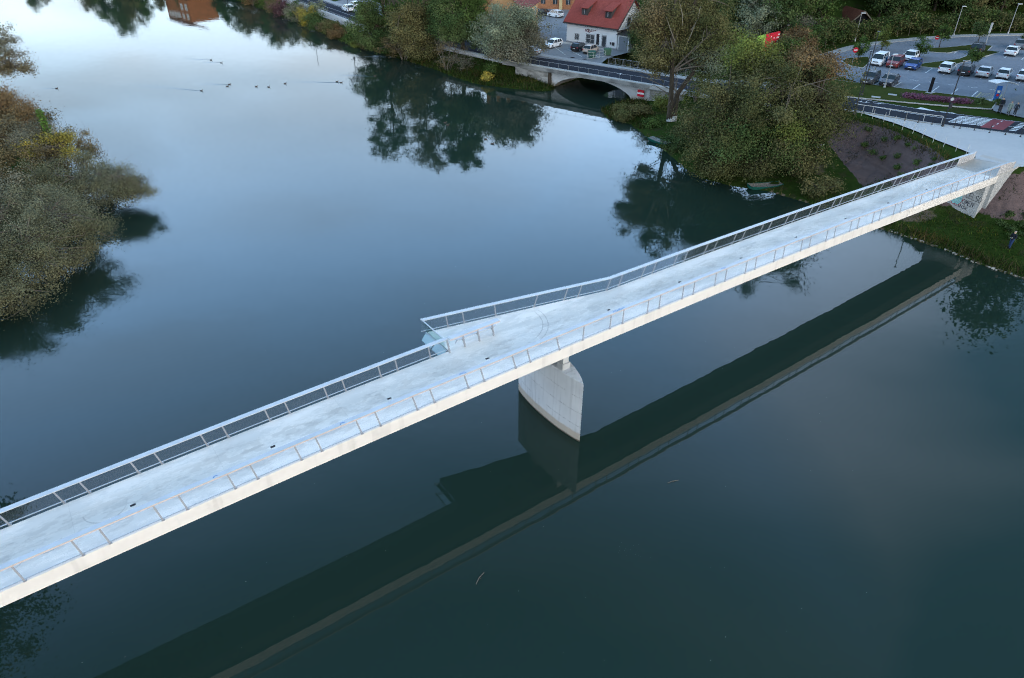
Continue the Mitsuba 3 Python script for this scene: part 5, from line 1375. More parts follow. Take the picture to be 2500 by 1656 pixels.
for i, (x, y, lb) in enumerate([(15.0, 138.6, 'green waste container by the short pale railing'), (18.2, 140.9, 'green waste container nearer the white house')]):
    gb = thing('waste_container', lb, 'waste container')
    diffuse(f'm_bin_green_{i}', (0.055 + .03 * i, 0.13 + .03 * i, 0.105))
    part(gb, 'body', hull([(x + a * .55, y + b * .4, 3.35) for a in (-1, 1) for b in (-1, 1)] + [(x + a * .7, y + b * .52, 4.4) for a in (-1, 1) for b in (-1, 1)]), f'm_bin_green_{i}')
    part(gb, 'lid', hull([(x + a * .73, y + b * .56, 4.41) for a in (-1, 1) for b in (-1, 1)] + [(x + a * .6, y + .3, 4.55) for a in (-1, 1)]), f'm_bin_green_{i}')
    for a in (-1, 1):
        part(gb, 'wheel', tube([(x + a * .5, y - .3, 3.3), (x + a * .5 + .06, y - .3, 3.3)], 0.09, 8, True), 'm_black')


# ------------------------------------------------------------------ cars
pbr('m_tyre', (0.018, 0.018, 0.019), 0.8)
pbr('m_rim', (0.45, 0.46, 0.48), 0.35, 0.7)
pbr('m_carglass', (0.018, 0.022, 0.028), 0.05, 0.0, 0.5, 0.8)
pbr('m_headlight', (0.62, 0.65, 0.68), 0.15, 0.2, 0.6)
pbr('m_taillight', (0.35, 0.02, 0.025), 0.2, 0.0, 0.6)
pbr('m_plate', (0.72, 0.73, 0.74), 0.5)
pbr('m_trim', (0.03, 0.03, 0.032), 0.5)
PAINT = {'white': (0.74, 0.76, 0.78), 'silver': (0.46, 0.48, 0.50), 'black': (0.020, 0.021, 0.025), 'darkgrey': (0.055, 0.060, 0.070), 'red': (0.21, 0.028, 0.026), 'blue': (0.022, 0.070, 0.26), 'beige': (0.55, 0.45, 0.38), 'greyblue': (0.20, 0.22, 0.25)}
for k, c in PAINT.items():
    pbr('m_paint_' + k, c, 0.3, 0.35 if k in ('silver', 'greyblue', 'blue') else 0.0, 0.35 if k in ('black', 'darkgrey', 'red') else 0.8, 0.3 if k in ('black', 'darkgrey', 'red') else 0.5)

# kind: length, width, height, beltline height, (windscreen foot, roof front, roof back, rear glass foot) as x from the middle, bonnet front height, tail height
KIND = {'hatch': (4.1, 1.76, 1.50, 0.94, (1.15, 0.35, -1.35, -1.86), 0.74, 0.98), 'estate': (4.65, 1.80, 1.48, 0.95, (1.25, 0.40, -1.75, -2.18), 0.74, 0.98), 'sedan': (4.6, 1.80, 1.45, 0.95, (1.15, 0.30, -1.00, -1.75), 0.74, 0.98),
        'suv': (4.35, 1.84, 1.66, 1.04, (1.20, 0.50, -1.60, -2.00), 0.88, 1.06), 'van': (4.3, 1.83, 1.82, 1.08, (1.45, 0.85, -1.95, -2.08), 0.86, 1.10)}
_made = {}


def car_parts(kind):
    if kind in _made:
        return _made[kind]
    L, Wd, H, BL, (x0, x1, x2, x3), hf, ht = KIND[kind]
    h2 = L / 2
    wb = L * 0.295
    prof = [(-h2 + 0.05, 0.30), (-h2, 0.55), (-h2 + 0.06, ht - 0.08), (x3, ht), (x3 + 0.2, BL), (x0 - 0.1, BL), (x0, BL - 0.01), (h2 - 0.55, hf + 0.06), (h2 - 0.12, hf - 0.06), (h2, 0.52), (h2 - 0.04, 0.26), (wb + 0.5, 0.20), (-wb - 0.5, 0.22)]
    base = Polygon(prof)
    for xw in (wb, -wb):
        base = base.difference(Point(xw, 0.32).buffer(0.36, quad_segs=4))
    base = max(getattr(base, 'geoms', [base]), key=lambda g: g.area)
    ring = np.array(base.exterior.coords)[:-1]
    n = len(ring)
    lv = []
    for yy, k in ((-0.5, 0.955), (-0.455, 1.0), (0.455, 1.0), (0.5, 0.955)):
        r = ring.copy()
        mid = np.array([0, 0.62])
        r = mid + (r - mid) * k
        y = np.full(n, yy * Wd)
        y *= 1 - 0.10 * np.clip(np.abs(r[:, 0]) / h2, 0, 1) ** 5 - 0.03 * np.clip((r[:, 1] - 0.6) / 0.5, 0, 1)
        lv.append(np.column_stack([r[:, 0], y, r[:, 1]]))
    v = np.vstack(lv)
    i, j = np.meshgrid(np.arange(3), np.arange(n), indexing='ij')
    qd = np.stack([i * n + j, i * n + (j + 1) % n, (i + 1) * n + (j + 1) % n, (i + 1) * n + j], -1).reshape(-1, 4)
    tv, tf = trimesh.creation.triangulate_polygon(Polygon(ring), engine='earcut')
    from scipy.spatial import cKDTree
    _, idx = cKDTree(ring).query(tv)
    capf = idx[tf]
    f = np.vstack([qd[:, [0, 1, 2]], qd[:, [0, 2, 3]], capf, capf[:, ::-1] + 3 * n])
    body = mesh(v, f)
    body.fix_normals()
    wt, wbm = Wd * 0.40, Wd * 0.475
    lo = [(x0, BL - 0.02), (x3 + 0.04, BL - 0.02)]
    glass = hull([(x, s * wbm, z) for x, z in lo for s in (-1, 1)] + [(x, s * wt, H - 0.06) for x in (x1, x2) for s in (-1, 1)] + [((x1 + x2) / 2, s * wt * 0.99, H - 0.03) for s in (-1, 1)])
    roof = hull([(x, s * (wt + 0.012), H - 0.07) for x in (x1 + 0.06, x2 - 0.06) for s in (-1, 1)] + [(x, s * wt * 0.86, H) for x in (x1 - 0.28, x2 + 0.25) for s in (-1, 1)])
    def pil(xa, xb, w, s):
        return bar((xa, s * (wbm + 0.006), BL - 0.01), (xb, s * (wt + 0.008), H - 0.05), 0.03, w, up=(1, 0, 0))
    pill = []
    xs = [(x0 - 0.02, x1 + 0.0, 0.09), ((x0 + x3) / 2 + 0.05, (x1 + x2) / 2 + 0.1, 0.10), (x3 + 0.12, x2 + 0.0, 0.16 if kind != 'van' else 0.5)]
    if kind in ('estate', 'suv', 'van'):
        xs.append((x3 + 0.95, x2 + 0.72, 0.08))
    for s in (-1, 1):
        for a in xs:
            pill.append(pil(*a, s))
    tyre = tube([(0, -0.105, 0), (0, -0.08, 0), (0, 0.08, 0), (0, 0.105, 0)], [0.28, 0.315, 0.315, 0.28], 16, True)
    rim = tube([(0, -0.112, 0), (0, 0.112, 0)], [0.19, 0.19], 12, True)
    W4 = [(wb, -1), (wb, 1), (-wb, -1), (-wb, 1)]
    P = dict(body=mikit.ply(body, 'm_paint_white', smooth=32), windows=mikit.ply(glass, 'm_carglass'), roof=mikit.ply(cat([roof] + pill), 'm_paint_white'), tyre=mikit.ply(tyre, 'm_tyre', smooth=40), rim=mikit.ply(rim, 'm_rim'),
             head=mikit.ply(hull([(h2 - 0.10 - 0.30 * a, (0.36 + 0.10 * a * 0.9) * Wd - 0.02 * b, hf - 0.10 + 0.09 * b + 0.03 * a) for a in (0, 1) for b in (0, 1)] + [(h2 - 0.03 - .28 * a, (0.33 + 0.10 * a) * Wd, hf - 0.06) for a in (0, 1)]), 'm_headlight'),
             tail=mikit.ply(box((-h2 + 0.05, 0.405 * Wd, ht - 0.16 if kind not in ('suv', 'van') else ht - 0.22), (0.12, 0.22, 0.16 if kind != 'van' else 0.42)), 'm_taillight'),
             plate=mikit.ply(box((0, 0, 0), (0.02, 0.5, 0.12)), 'm_plate'), bumper=mikit.ply(box((h2 - 0.02, 0, 0.34), (0.08, Wd * 0.72, 0.14)), 'm_trim'), bumper2=mikit.ply(box((-h2 + 0.03, 0, 0.33), (0.08, Wd * 0.74, 0.14)), 'm_trim'), grille=mikit.ply(box((h2 - 0.02, 0, hf - 0.14), (0.05, Wd * 0.42, 0.12)), 'm_trim'),
             mirror=mikit.ply(cat([box((x0 - 0.25, s * (Wd / 2 + 0.06), BL + 0.06), (0.12, 0.16, 0.12)) for s in (1,)]), 'm_paint_white'))
    _made[kind] = (P, W4, L, Wd, hf, ht)
    return _made[kind]


def car(label, kind, paint, x, y, z, deg, tint=None, group=None, s=1.0):
    P, W4, L, Wd, hf, ht = car_parts(kind)
    k = thing('parked_car' if group != 'moving' else 'car', label, 'car' if kind != 'van' else 'van', None if group == 'moving' else group)
    T = place(x, y, z, deg, s)
    pm = 'm_paint_' + paint
    part(k, 'body', P['body'], pm, T=T)
    part(k, 'windows', P['windows'], None, T=T)
    part(k, 'roof', P['roof'], pm if tint is None else tint, T=T)
    for xw, sd in W4:
        w = part(k, 'wheel', P['tyre'], None, T=T @ T4().translate([xw, sd * (Wd / 2 - 0.11), 0.315]))
        part(w, 'rim', P['rim'], None, T=T @ T4().translate([xw, sd * (Wd / 2 - 0.11), 0.315]))
    M = T4().scale([1, -1, 1])
    for m_ in (T4(), M):
        part(k, 'headlight', P['head'], None, T=T @ m_)
        part(k, 'taillight', P['tail'], None, T=T @ m_)
        part(k, 'mirror', P['mirror'], pm, T=T @ m_)
    part(k, 'bumper', P['bumper'], None, T=T)
    part(k, 'bumper', P['bumper2'], None, T=T)
    part(k, 'grille', P['grille'], None, T=T)
    part(k, 'number_plate', P['plate'], None, T=T @ T4().translate([L / 2 + 0.025, 0, 0.45]))
    part(k, 'number_plate', P['plate'], None, T=T @ T4().translate([-L / 2 - 0.01, 0, 0.60 if kind != 'van' else 0.7]))
    return k


q = 1.008
LOT = 'cars in the parking lot'
IN, OUT = 50.0, 230.0     # nose into the bay (tail to the camera) / nose out
vn = car('white van with a blue side print, nose out, leftmost of the second parking row', 'van', 'white', 59.9 * q, 119.9 * q, G, OUT, group=LOT)
T = place(59.9 * q, 119.9 * q, G, OUT)
part(vn, 'side_print', box((-0.6, 0.918, 0.85), (0.9, 0.02, 0.75)), 'm_van_blue', T=T, label='blue print on the van side')
diffuse('m_van_blue', (0.03, 0.16, 0.36))
car('dark red off-road car, nose out, right beside the white van', 'suv', 'red', 61.9 * q, 118.5 * q, G, OUT, group=LOT)
car('white hatchback, nose out, behind the blue car', 'hatch', 'white', 66.6 * q, 123.2 * q, G, OUT, group=LOT)
car('blue hatchback, nose out, in front of the white hatchback', 'hatch', 'blue', 64.1 * q, 117.0 * q, G, OUT, group=LOT)
car('dark grey people carrier, nose out, at the left end of the front parking row', 'suv', 'darkgrey', 53.2 * q, 107.7 * q, G, OUT, group=LOT)
car('black hatchback, nose out, right beside the dark grey people carrier', 'sedan', 'black', 55.6 * q, 106.6 * q, G, OUT, group=LOT)
car('white estate car with a dark sunroof, tail to the river, beside the empty bays', 'estate', 'white', 68.3 * q, 114.7 * q, G, IN, group=LOT)
car('black estate car, tail to the river, between the white estate and the silver saloon', 'estate', 'black', 70.5 * q, 113.2 * q, G, IN, group=LOT)
car('silver saloon car, tail to the river, right of the black estate', 'sedan', 'silver', 72.6 * q, 111.9 * q, G, IN, group=LOT)
car('small white hatchback, tail to the river, right of the silver saloon', 'hatch', 'white', 74.9 * q, 110.7 * q, G, IN, group=LOT, s=0.95)
car('white saloon cut by the right picture edge, right of the small white hatchback', 'sedan', 'white', 77.3 * q, 109.5 * q, G, IN, group=LOT)
car('black off-road car half hidden by a young tree in the back row', 'suv', 'black', 81.4 * q, 129.6 * q, G, IN, group=LOT)
car('dark grey blue car behind the white saloon in the back row', 'suv', 'greyblue', 91.3 * q, 133.4 * q, G, IN, group=LOT)
car('white saloon in the back row, tail to the river', 'sedan', 'white', 86.2 * q, 127.6 * q, G, IN, group=LOT)
car('white hatchback cut by the right picture edge in the back row', 'hatch', 'white', 89.3 * q, 126.0 * q, G, OUT, group=LOT)
YZ = 3.25
YARD = 'cars in the yard of the white house'
car('white estate car parked nose to the road at the left of the white house', 'estate', 'white', 8.2, 149.0, YZ, 232, group=YARD)
car('black hatchback parked tail to the road in front of the white house window', 'hatch', 'black', 13.2, 145.8, YZ, 55, group=YARD)
car('beige small car parked tail to the road beside the black hatchback', 'hatch', 'beige', 15.3, 143.6, YZ, 55, group=YARD)
car('white off-road car parked behind the white house', 'suv', 'white', 10.6, 186.0, YZ, 130, group=YARD)
car('dark blue low car parked left of the white off-road car', 'sedan', 'black', 7.2, 189.0, YZ, 150, group=YARD)
car('silver grey car driving on the road, half behind the grey willow', 'sedan', 'silver', 3.4, 142.6, 3.21, 143, group='moving')
car('white car driving on the upper road left of the trees', 'suv', 'white', -42.0, 195.4, 3.21, 123, group='moving')
car('white car parked beyond the upper road', 'hatch', 'white', -41.5, 202.0, 3.25, 123)
car('dark car parked beyond the upper road, nearest the dark green tree', 'hatch', 'darkgrey', -36.8, 194.8, 3.25, 123)
struct('yard', sheet([(-33, 183.5), (-50, 211), (-44, 222), (-24, 190)], 3.25), 'm_yard', label='pale paved strip beyond the upper road')

# ------------------------------------------------------------------ lamps, signs, posts


def lamp(label, x, y, z, hgt, bsdf, style, deg=0.0):
    k = thing('street_lamp', label, 'street lamp')
    part(k, 'pole', tube([(x, y, z - 0.1), (x, y, z + 0.6), (x, y, z + 0.62), (x, y, z + hgt)], [0.14, 0.12, 0.075, 0.05], 8), bsdf)
    part(k, 'base', tube([(x, y, z - 0.05), (x, y, z + 0.25), (x, y, z + 0.26)], [0.22, 0.16, 0.05], 8), bsdf)
    if style == 'led':
        a = math.radians(deg)
        part(k, 'lamp_head', box((x + 0.32 * math.cos(a), y + 0.32 * math.sin(a), z + hgt), (0.75, 0.3, 0.1), a), 'm_white')
    elif style == 'top':
        part(k, 'lamp_head', tube([(x, y, z + hgt), (x, y, z + hgt + 0.12), (x, y, z + hgt + 0.13)], [0.05, 0.22, 0.05], 8), 'm_black_paint')
    return k


l1 = lamp('tall black lamp post left of the slope, at the end of the white railing', 44.45, 91.6, G, 7.6, 'm_black_paint', 'top')
l2 = lamp('tall black lamp post with a round white sign at the zebra crossing', 52.9, 85.9, G, 7.6, 'm_black_paint', 'top')
part(l2, 'sign_disc', tube([(52.86, 85.7, G + 3.35), (52.86, 85.66, G + 3.35)], 0.2, 16, True), 'm_frame_grey')
part(l2, 'control_box', box((52.95, 85.7, G + 2.6), (0.3, 0.22, 0.6)), 'm_dark')
lamp('black lamp post on the grass behind the left black lamp post', 49.2, 100.7, G, 8.3, 'm_black_paint', 'top')
lamp('pale grey lamp post behind the parking lot in front of the tiled shed', 64.9, 141.2, G, 4.8, 'm_grey_metal', 'led', 0)
lamp('pale grey lamp post at the hedge behind the middle lawn island', 86.4, 146.6, G, 5.2, 'm_grey_metal', 'led', 0)
lamp('pale grey lamp post at the hedge near the right edge', 98.0, 148.2, G, 5.4, 'm_grey_metal', 'led', 0)
lamp('thin grey lamp post between the two cars of the front parking row', 54.4, 105.2, G, 4.6, 'm_grey_metal', 'led', 20)
lamp('small pale lamp beside the red billboard', 51.0, 139.5, G, 3.0, 'm_grey_metal', 'led', 0)
lamp('dark lamp post at the road wall in front of the white car', -36.5, 170.2, 3.0, 8.0, 'm_black_paint', 'top')
lamp('dark leaning lamp post at the far end of the road wall', -51.4, 194.5, 2.6, 7.0, 'm_black_paint', 'top')
gp = thing('grey_pillar', 'slim grey banner mast beside the black off-road car', 'mast')
part(gp, 'mast', tube([(84.6, 133.0, G), (84.6, 133.0, G + 4.5)], [0.09, 0.06], 8), 'm_grey_metal')
part(gp, 'banner', box((84.6, 133.0, G + 3.6), (0.4, 0.06, 1.6), 0.2), 'm_frame_grey')


def road_sign(label, x, y, z, hgt, r, bar_=True):
    k = thing('road_sign', label, 'road sign')
    part(k, 'post', tube([(x, y, z), (x, y, z + hgt + r)], 0.035, 6), 'm_grey_metal')
    part(k, 'disc', tube([(x, y - 0.05, z + hgt), (x, y - 0.08, z + hgt)], r, 18, True), 'm_bill_red')
    part(k, 'white_bar', box((x, y - 0.085, z + hgt), (r * 1.3, 0.012, r * 0.36)) if bar_ else tube([(x, y - 0.082, z + hgt), (x, y - 0.09, z + hgt)], r * 0.7, 16, True), 'm_white')


road_sign('red and white round no-entry sign on the left lawn island', 56.1, 121.0, G, 2.2, 0.42)
road_sign('red road sign beside the young tree on the middle lawn island', 76.7, 134.9, G, 1.7, 0.38, True)
ib = thing('info_board', 'small red framed board with black and white print standing in the grass', 'board')
d_ = np.array([0.94, -0.34])
c_ = np.array([39.0, 87.0])
zb0 = gz(*c_)
for s in (-0.42, 0.42):
    p = c_ + d_ * s
    part(ib, 'leg', bar(np.r_[p, zb0 - 0.1], np.r_[p + [0.1, 0.3], zb0 + 1.55], 0.06, 0.06), 'm_bill_red')
part(ib, 'panel', bar(np.r_[c_ - d_ * 0.4 + [0.05, 0.12], zb0 + 0.9], np.r_[c_ + d_ * 0.4 + [0.05, 0.12], zb0 + 0.9], 0.04, 1.1, up=(0.06, 0.18, 1.0)), 'm_white')
part(ib, 'red_bar', bar(np.r_[c_ - d_ * 0.42 + [-0.02, -0.0], zb0 + 0.30], np.r_[c_ + d_ * 0.42 + [-0.02, -0.0], zb0 + 0.30], 0.05, 0.16), 'm_bill_red')
PO = np.r_[c_ - d_ * 0.34 + [-0.01, -0.03], zb0 + 0.5]
part(ib, 'print', strokes(PO, np.r_[d_, 0], np.array([0.0, 0.0, 1.0]), np.r_[-0.05, -0.12, 0], [[(0.15, 0.1), (0.4, 0.25), (0.3, 0.45), (0.5, 0.7)], [(0.1, 0.75), (0.3, 0.85)], [(0.45, 0.3), (0.6, 0.5)]], 0.13), 'm_black_ink')

BOL = [(49.0, 87.6), (50.2, 86.7), (51.5, 85.9), (53.6, 84.75), (54.1, 84.3), (55.4, 83.5), (56.7, 82.6), (58.1, 81.8), (59.4, 81.0), (60.9, 80.1)]
WH = ['first from the left, before the white railing end', 'second from the left', 'third from the left, left of the black lamp post', 'right behind the foot of the black lamp post', 'first right of the black lamp post', 'before the zebra stripes', 'between zebra and red crossing', 'before the red cycle crossing', 'right of the red cycle crossing', 'at the right picture edge']
for (x, y), w in zip(BOL, WH):
    k = thing('bollard', 'black plaza bollard, ' + w, 'bollard', 'black bollards along the plaza kerb')
    x, y = x * q, y * q
    part(k, 'post', tube([(x, y, G), (x, y, G + 1.0), (x, y, G + 1.03)], [0.045, 0.045, 0.02], 8), 'm_black_paint')
    part(k, 'foot', tube([(x, y, G + 0.05), (x, y, G + 0.11), (x, y, G + 0.115)], [0.13, 0.11, 0.04], 8), 'm_black_paint')
wr = thing('guard_rail', 'white metal railing between the road and the planted slope', 'railing')
fence(wr, [(44.9, 92.45, G), (47.6, 90.6, G), (51.0, 88.05, G), (53.2, 86.85, G)], 1.0, 2.1, 'm_offwhite', rails=(1.0,), r=0.03, rail_r=0.04)
STK = [(45.2, 91.2), (45.9, 89.6), (46.7, 88.2), (47.2, 86.6), (47.5, 84.9), (48.0, 83.3), (48.3, 81.6), (48.7, 79.9), (49.1, 78.3), (49.7, 76.8), (50.2, 75.6)]
for i, (x, y) in enumerate(STK):
    k = thing('marker_stake', 'thin pale stake on the slope top, %s from the lamp post' % ('first second third fourth fifth sixth seventh eighth ninth tenth eleventh'.split()[i]), 'stake', 'pale stakes along the slope top')
    z = gz(x, y)
    part(k, 'post', tube([(x, y, z - 0.2), (x + 0.05, y, z + 1.15)], 0.028, 5), 'm_offwhite')
    part(k, 'cap', tube([(x + 0.05, y, z + 1.15), (x + 0.052, y, z + 1.21)], [0.034, 0.02], 5, True), 'm_grey_metal')
tt = thing('parking_totem', 'slim black parking totem with a white edge beside the heather bed', 'totem')
part(tt, 'panel', box((59.5, 102.3, G + 1.05), (0.24, 0.34, 2.1), 0.6), 'm_black')
part(tt, 'edge', box((59.66, 102.40, G + 1.05), (0.12, 0.10, 2.1), 0.6), 'm_white')
part(tt, 'slab', box((59.6, 102.2, G + 0.05), (1.3, 0.9, 0.14), 0.6), 'm_kerb')
km = thing('ticket_machine', 'blue parking ticket machine under a white curved canopy', 'ticket machine')
diffuse('m_ticket_blue', (0.03, 0.12, 0.36))
part(km, 'body', box((66.2, 97.7, G + 1.0), (0.6, 0.4, 2.0), -0.5), 'm_ticket_blue')
part(km, 'screen', box((66.1, 97.48, G + 1.35), (0.34, 0.02, 0.3), -0.5), 'm_offwhite')
part(km, 'print', box((66.1, 97.48, G + 0.9), (0.3, 0.022, 0.3), -0.5), 'm_bill_red')
arc = np.array([(1.25 * t, 0.34 * (1 - t * t)) for t in np.linspace(-1, 1, 11)])
cv = np.vstack([np.c_[66.5 + arc[:, 0] * 0.92 - s * 0.25, 97.8 - arc[:, 0] * 0.4 + s * 0.7, G + 2.35 + arc[:, 1] + o] for o in (0, 0.06) for s in (-1, 1)])
i = np.arange(10)
cf = np.vstack([np.stack([i + a, i + a + 1, i + b + 1, i + b], 1) for a, b in ((0, 11), (22, 33), (0, 22), (11, 33))])
part(km, 'canopy', (cv, cf), 'm_white')
for s in (-0.6, 0.6):
    part(km, 'canopy_post', tube([(66.5 + s * 0.92, 97.9 - s * 0.4, G), (66.5 + s * 0.92, 97.9 - s * 0.4, G + 2.6)], 0.04, 6), 'm_grey_metal')
part(km, 'plinth', box((66.2, 97.6, G + 0.06), (1.6, 1.2, 0.16), -0.5), 'm_kerb')
for x, y, lb in ((50.7, 99.6, 'pale concrete cover slab on the grass near the front parked cars'), (53.6, 100.9, 'pale square manhole slab on the grass left of the heather bed')):
    k = thing('manhole_slab', lb, 'manhole slab')
    put(k, box((x, y, G + 0.1), (1.15, 0.8, 0.06), -0.5), 'm_kerb')

# ------------------------------------------------------------------ people
pbr('m_skin', (0.46, 0.30, 0.22), 0.6)


def chain(js, r=0.012, it=8):
    """Bones [(a, ra, b, rb)] joined into one smooth body."""
    s = None
    for a, ra, b, rb in js:
        m = m3.Manifold.batch_hull([m3.Manifold.sphere(ra, 12).translate(tuple(map(float, a))), m3.Manifold.sphere(rb, 12).translate(tuple(map(float, b)))])
        s = m if s is None else s + m
    t = tri(s.refine_to_length(0.05))
    trimesh.smoothing.filter_taubin(t, iterations=it)
    return t


def person(label, x, y, z, deg, top, legs, hair, stride=0.15, arms='down', hgt=1.75, coat=0.0, group=None):
    k = thing('person', label, 'person', group)
    s = hgt / 1.75
    T = place(x, y, z, deg, s)
    sh, hp = 1.42, 0.92
    J = {}
    for sd in (-1, 1):
        J['hip', sd] = np.array([0, sd * 0.09, hp])
        J['kn', sd] = np.array([sd * stride * 0.55 + 0.03, sd * 0.10, 0.50])
        J['an', sd] = np.array([sd * stride, sd * 0.11, 0.09])
        J['sh', sd] = np.array([0, sd * 0.19, sh])
        if arms == 'front':
            J['el', sd], J['wr', sd] = np.array([0.02, sd * 0.27, 1.14]), np.array([0.27, sd * 0.08, 1.16])
        elif arms == 'push':
            J['el', sd], J['wr', sd] = np.array([0.08, sd * 0.25, 1.16]), np.array([0.40, sd * 0.20, 1.02])
        else:
            J['el', sd], J['wr', sd] = np.array([-sd * stride * 0.2, sd * 0.26, 1.13]), np.array([0.10 - sd * stride * 0.4, sd * 0.27, 0.88])
    hd = np.array([0.02, 0, 1.63])
    bones = [((0, 0, 1.30), .12, (0, 0, 1.0), .12), ((0, 0, 1.40), .065, (0.01, 0, 1.54), .055), (hd + [0, 0, 0.03], .098, hd + [0.02, 0, -0.06], .075), (hd + [.095, 0, -0.0], .016, hd + [.11, 0, -0.025], .018)]
    for sd in (-1, 1):
        bones += [((0, 0, 1.40), .07, J['sh', sd], .06), (J['hip', sd], .085, J['kn', sd], .058), (J['kn', sd], .055, J['an', sd], .038), (J['sh', sd], .052, J['el', sd], .042), (J['el', sd], .04, J['wr', sd], .028), (hd + [0, sd * .095, .01], .018, hd + [-.01, sd * .1, -.02], .012), (J['an', sd] + [-.04, 0, -.04], .04, J['an', sd] + [.13, 0, -.06], .03)]
        fw = J['wr', sd] - J['el', sd]
        fw = fw / np.linalg.norm(fw)
        pc = J['wr', sd] + fw * 0.07
        bones.append((J['wr', sd], .028, pc, .03))
        side_ = np.cross(fw, [0, 0, 1.0]) if abs(fw[2]) < 0.9 else np.array([1.0, 0, 0])
        side_ /= np.linalg.norm(side_)
        for i, ln in enumerate((0.065, 0.078, 0.074, 0.055)):
            a = pc + side_ * (i - 1.5) * 0.018
            m_ = a + fw * ln * 0.6
            bones += [(a, .009, m_, .0085), (m_, .0085, m_ + fw * ln * 0.3 - np.array([0, 0, 0.02]), .0075)]
        bones.append((J['wr', sd] + fw * 0.03, .012, J['wr', sd] + fw * 0.075 + side_ * -0.05, .009))
    bd = part(k, 'body', chain(bones), 'm_skin', smooth=True, T=T)
    jk = [((0, 0, 1.36), .145, (0, 0, 1.12), .14), ((0, 0, 1.12), .14, (0, 0, 0.94 - coat), .15 + coat * 0.15), ((0, -.1, 1.38), .09, (0, .1, 1.38), .09), ((0, 0, 1.42), .08, (0, 0, 1.47), .07)]
    for sd in (-1, 1):
        jk += [((0, 0, 1.38), .09, J['sh', sd], .075), (J['sh', sd], .07, J['el', sd], .055), (J['el', sd], .055, J['el', sd] + (J['wr', sd] - J['el', sd]) * .93, .042)]
    part(k, 'jacket', chain(jk), top, smooth=True, T=T)
    tr_ = [((0, -.06, .95), .11, (0, .06, .95), .11)]
    for sd in (-1, 1):
        tr_ += [(J['hip', sd], .105, J['kn', sd], .075), (J['kn', sd], .072, J['an', sd] + [0, 0, .02], .055)]
    part(k, 'trousers', chain(tr_), legs, smooth=True, T=T)
    part(k, 'shoes', cat([chain([(J['an', sd] + [-.05, 0, -.035], .052, J['an', sd] + [.15, 0, -.05], .04)], it=3) for sd in (-1, 1)]), 'm_offwhite' if legs == 'm_dark' else 'm_black', smooth=True, T=T)
    if hair:
        part(k, 'hair', chain([(hd + [-.02, 0, .055], .095, hd + [-.045, 0, -.02], .085)], it=4), hair, smooth=True, T=T)
    return k


diffuse('m_jeans', (0.035, 0.06, 0.14))
diffuse('m_navy', (0.022, 0.026, 0.036))
diffuse('m_sage', (0.24, 0.29, 0.25))
diffuse('m_denim_dark', (0.04, 0.05, 0.065))
diffuse('m_hair_dark', (0.03, 0.022, 0.018))
diffuse('m_hair_grey', (0.40, 0.38, 0.36))
mx, my = 49.1, 62.45
mp = person('man in black jacket and blue jeans on the grass bank holding a controller', mx, my, gz(mx, my), 205, 'm_navy', 'm_jeans', 'm_hair_grey', 0.12, 'front', 1.80)
rc = thing('remote_controller', 'small pale remote controller held by the man on the grass bank', 'remote controller')
T = place(mx, my, gz(mx, my), 205, 1.80 / 1.75)
part(rc, 'case', box((0.36, 0, 1.17), (0.10, 0.2, 0.05)), 'm_offwhite', T=T)
part(rc, 'screen', box((0.41, 0, 1.23), (0.02, 0.18, 0.10)), 'm_black', T=T)
person('person in dark clothes pushing a stroller by the crossing', 63.55, 92.2, G + 0.05, 232, 'm_navy', 'm_navy', 'm_hair_dark', 0.2, 'push', 1.82)
person('person in a long pale green coat walking at the crossing', 63.95, 91.0, G + 0.05, 230, 'm_sage', 'm_dark', 'm_hair_dark', 0.16, 'down', 1.70, coat=0.38)
person('person in dark denim, rightmost of the three at the crossing', 64.5, 90.6, G + 0.05, 232, 'm_denim_dark', 'm_dark', 'm_hair_dark', 0.18, 'down', 1.66)
stl = thing('stroller', 'dark stroller in front of the person in dark clothes', 'stroller')
T = place(63.05, 91.5, G + 0.05, 232)
part(stl, 'seat', hull([(-.2, s * .2, .45) for s in (-1, 1)] + [(.3, s * .2, .4) for s in (-1, 1)] + [(-.3, s * .2, .95) for s in (-1, 1)] + [(-.1, s * .2, .95) for s in (-1, 1)]), 'm_dark', T=T)
part(stl, 'hood', hull([(-.3, s * .21, .9) for s in (-1, 1)] + [(.15, s * .21, .95) for s in (-1, 1)] + [(-.1, s * .17, 1.12) for s in (-1, 1)]), 'm_black', T=T)
part(stl, 'frame', cat([tube([(-.55, s * .2, 1.02), (-.2, s * .22, .6), (.35, s * .22, .16)], .015, 5) for s in (-1, 1)] + [tube([(-.35, s * .22, .16), (.1, s * .22, .6)], .015, 5) for s in (-1, 1)] + [tube([(-.55, -.2, 1.02), (-.55, .2, 1.02)], .018, 5)]), 'm_grey_metal', T=T)
for a, b in ((.35, -.24), (.35, .24), (-.35, -.24), (-.35, .24)):
    part(stl, 'wheel', tube([(a, b - .02, .13), (a, b + .02, .13)], .13, 12, True), 'm_tyre', T=T)

# ------------------------------------------------------------------ boats, ducks, driftage
diffuse('m_boat_green', (0.018, 0.105, 0.085))
diffuse('m_tarp', proc(lambda p, n, uv: mix((0.20, 0.19, 0.17), (0.33, 0.32, 0.30), fbm(p.x * 4, p.y * 4, 1.0, 3))))


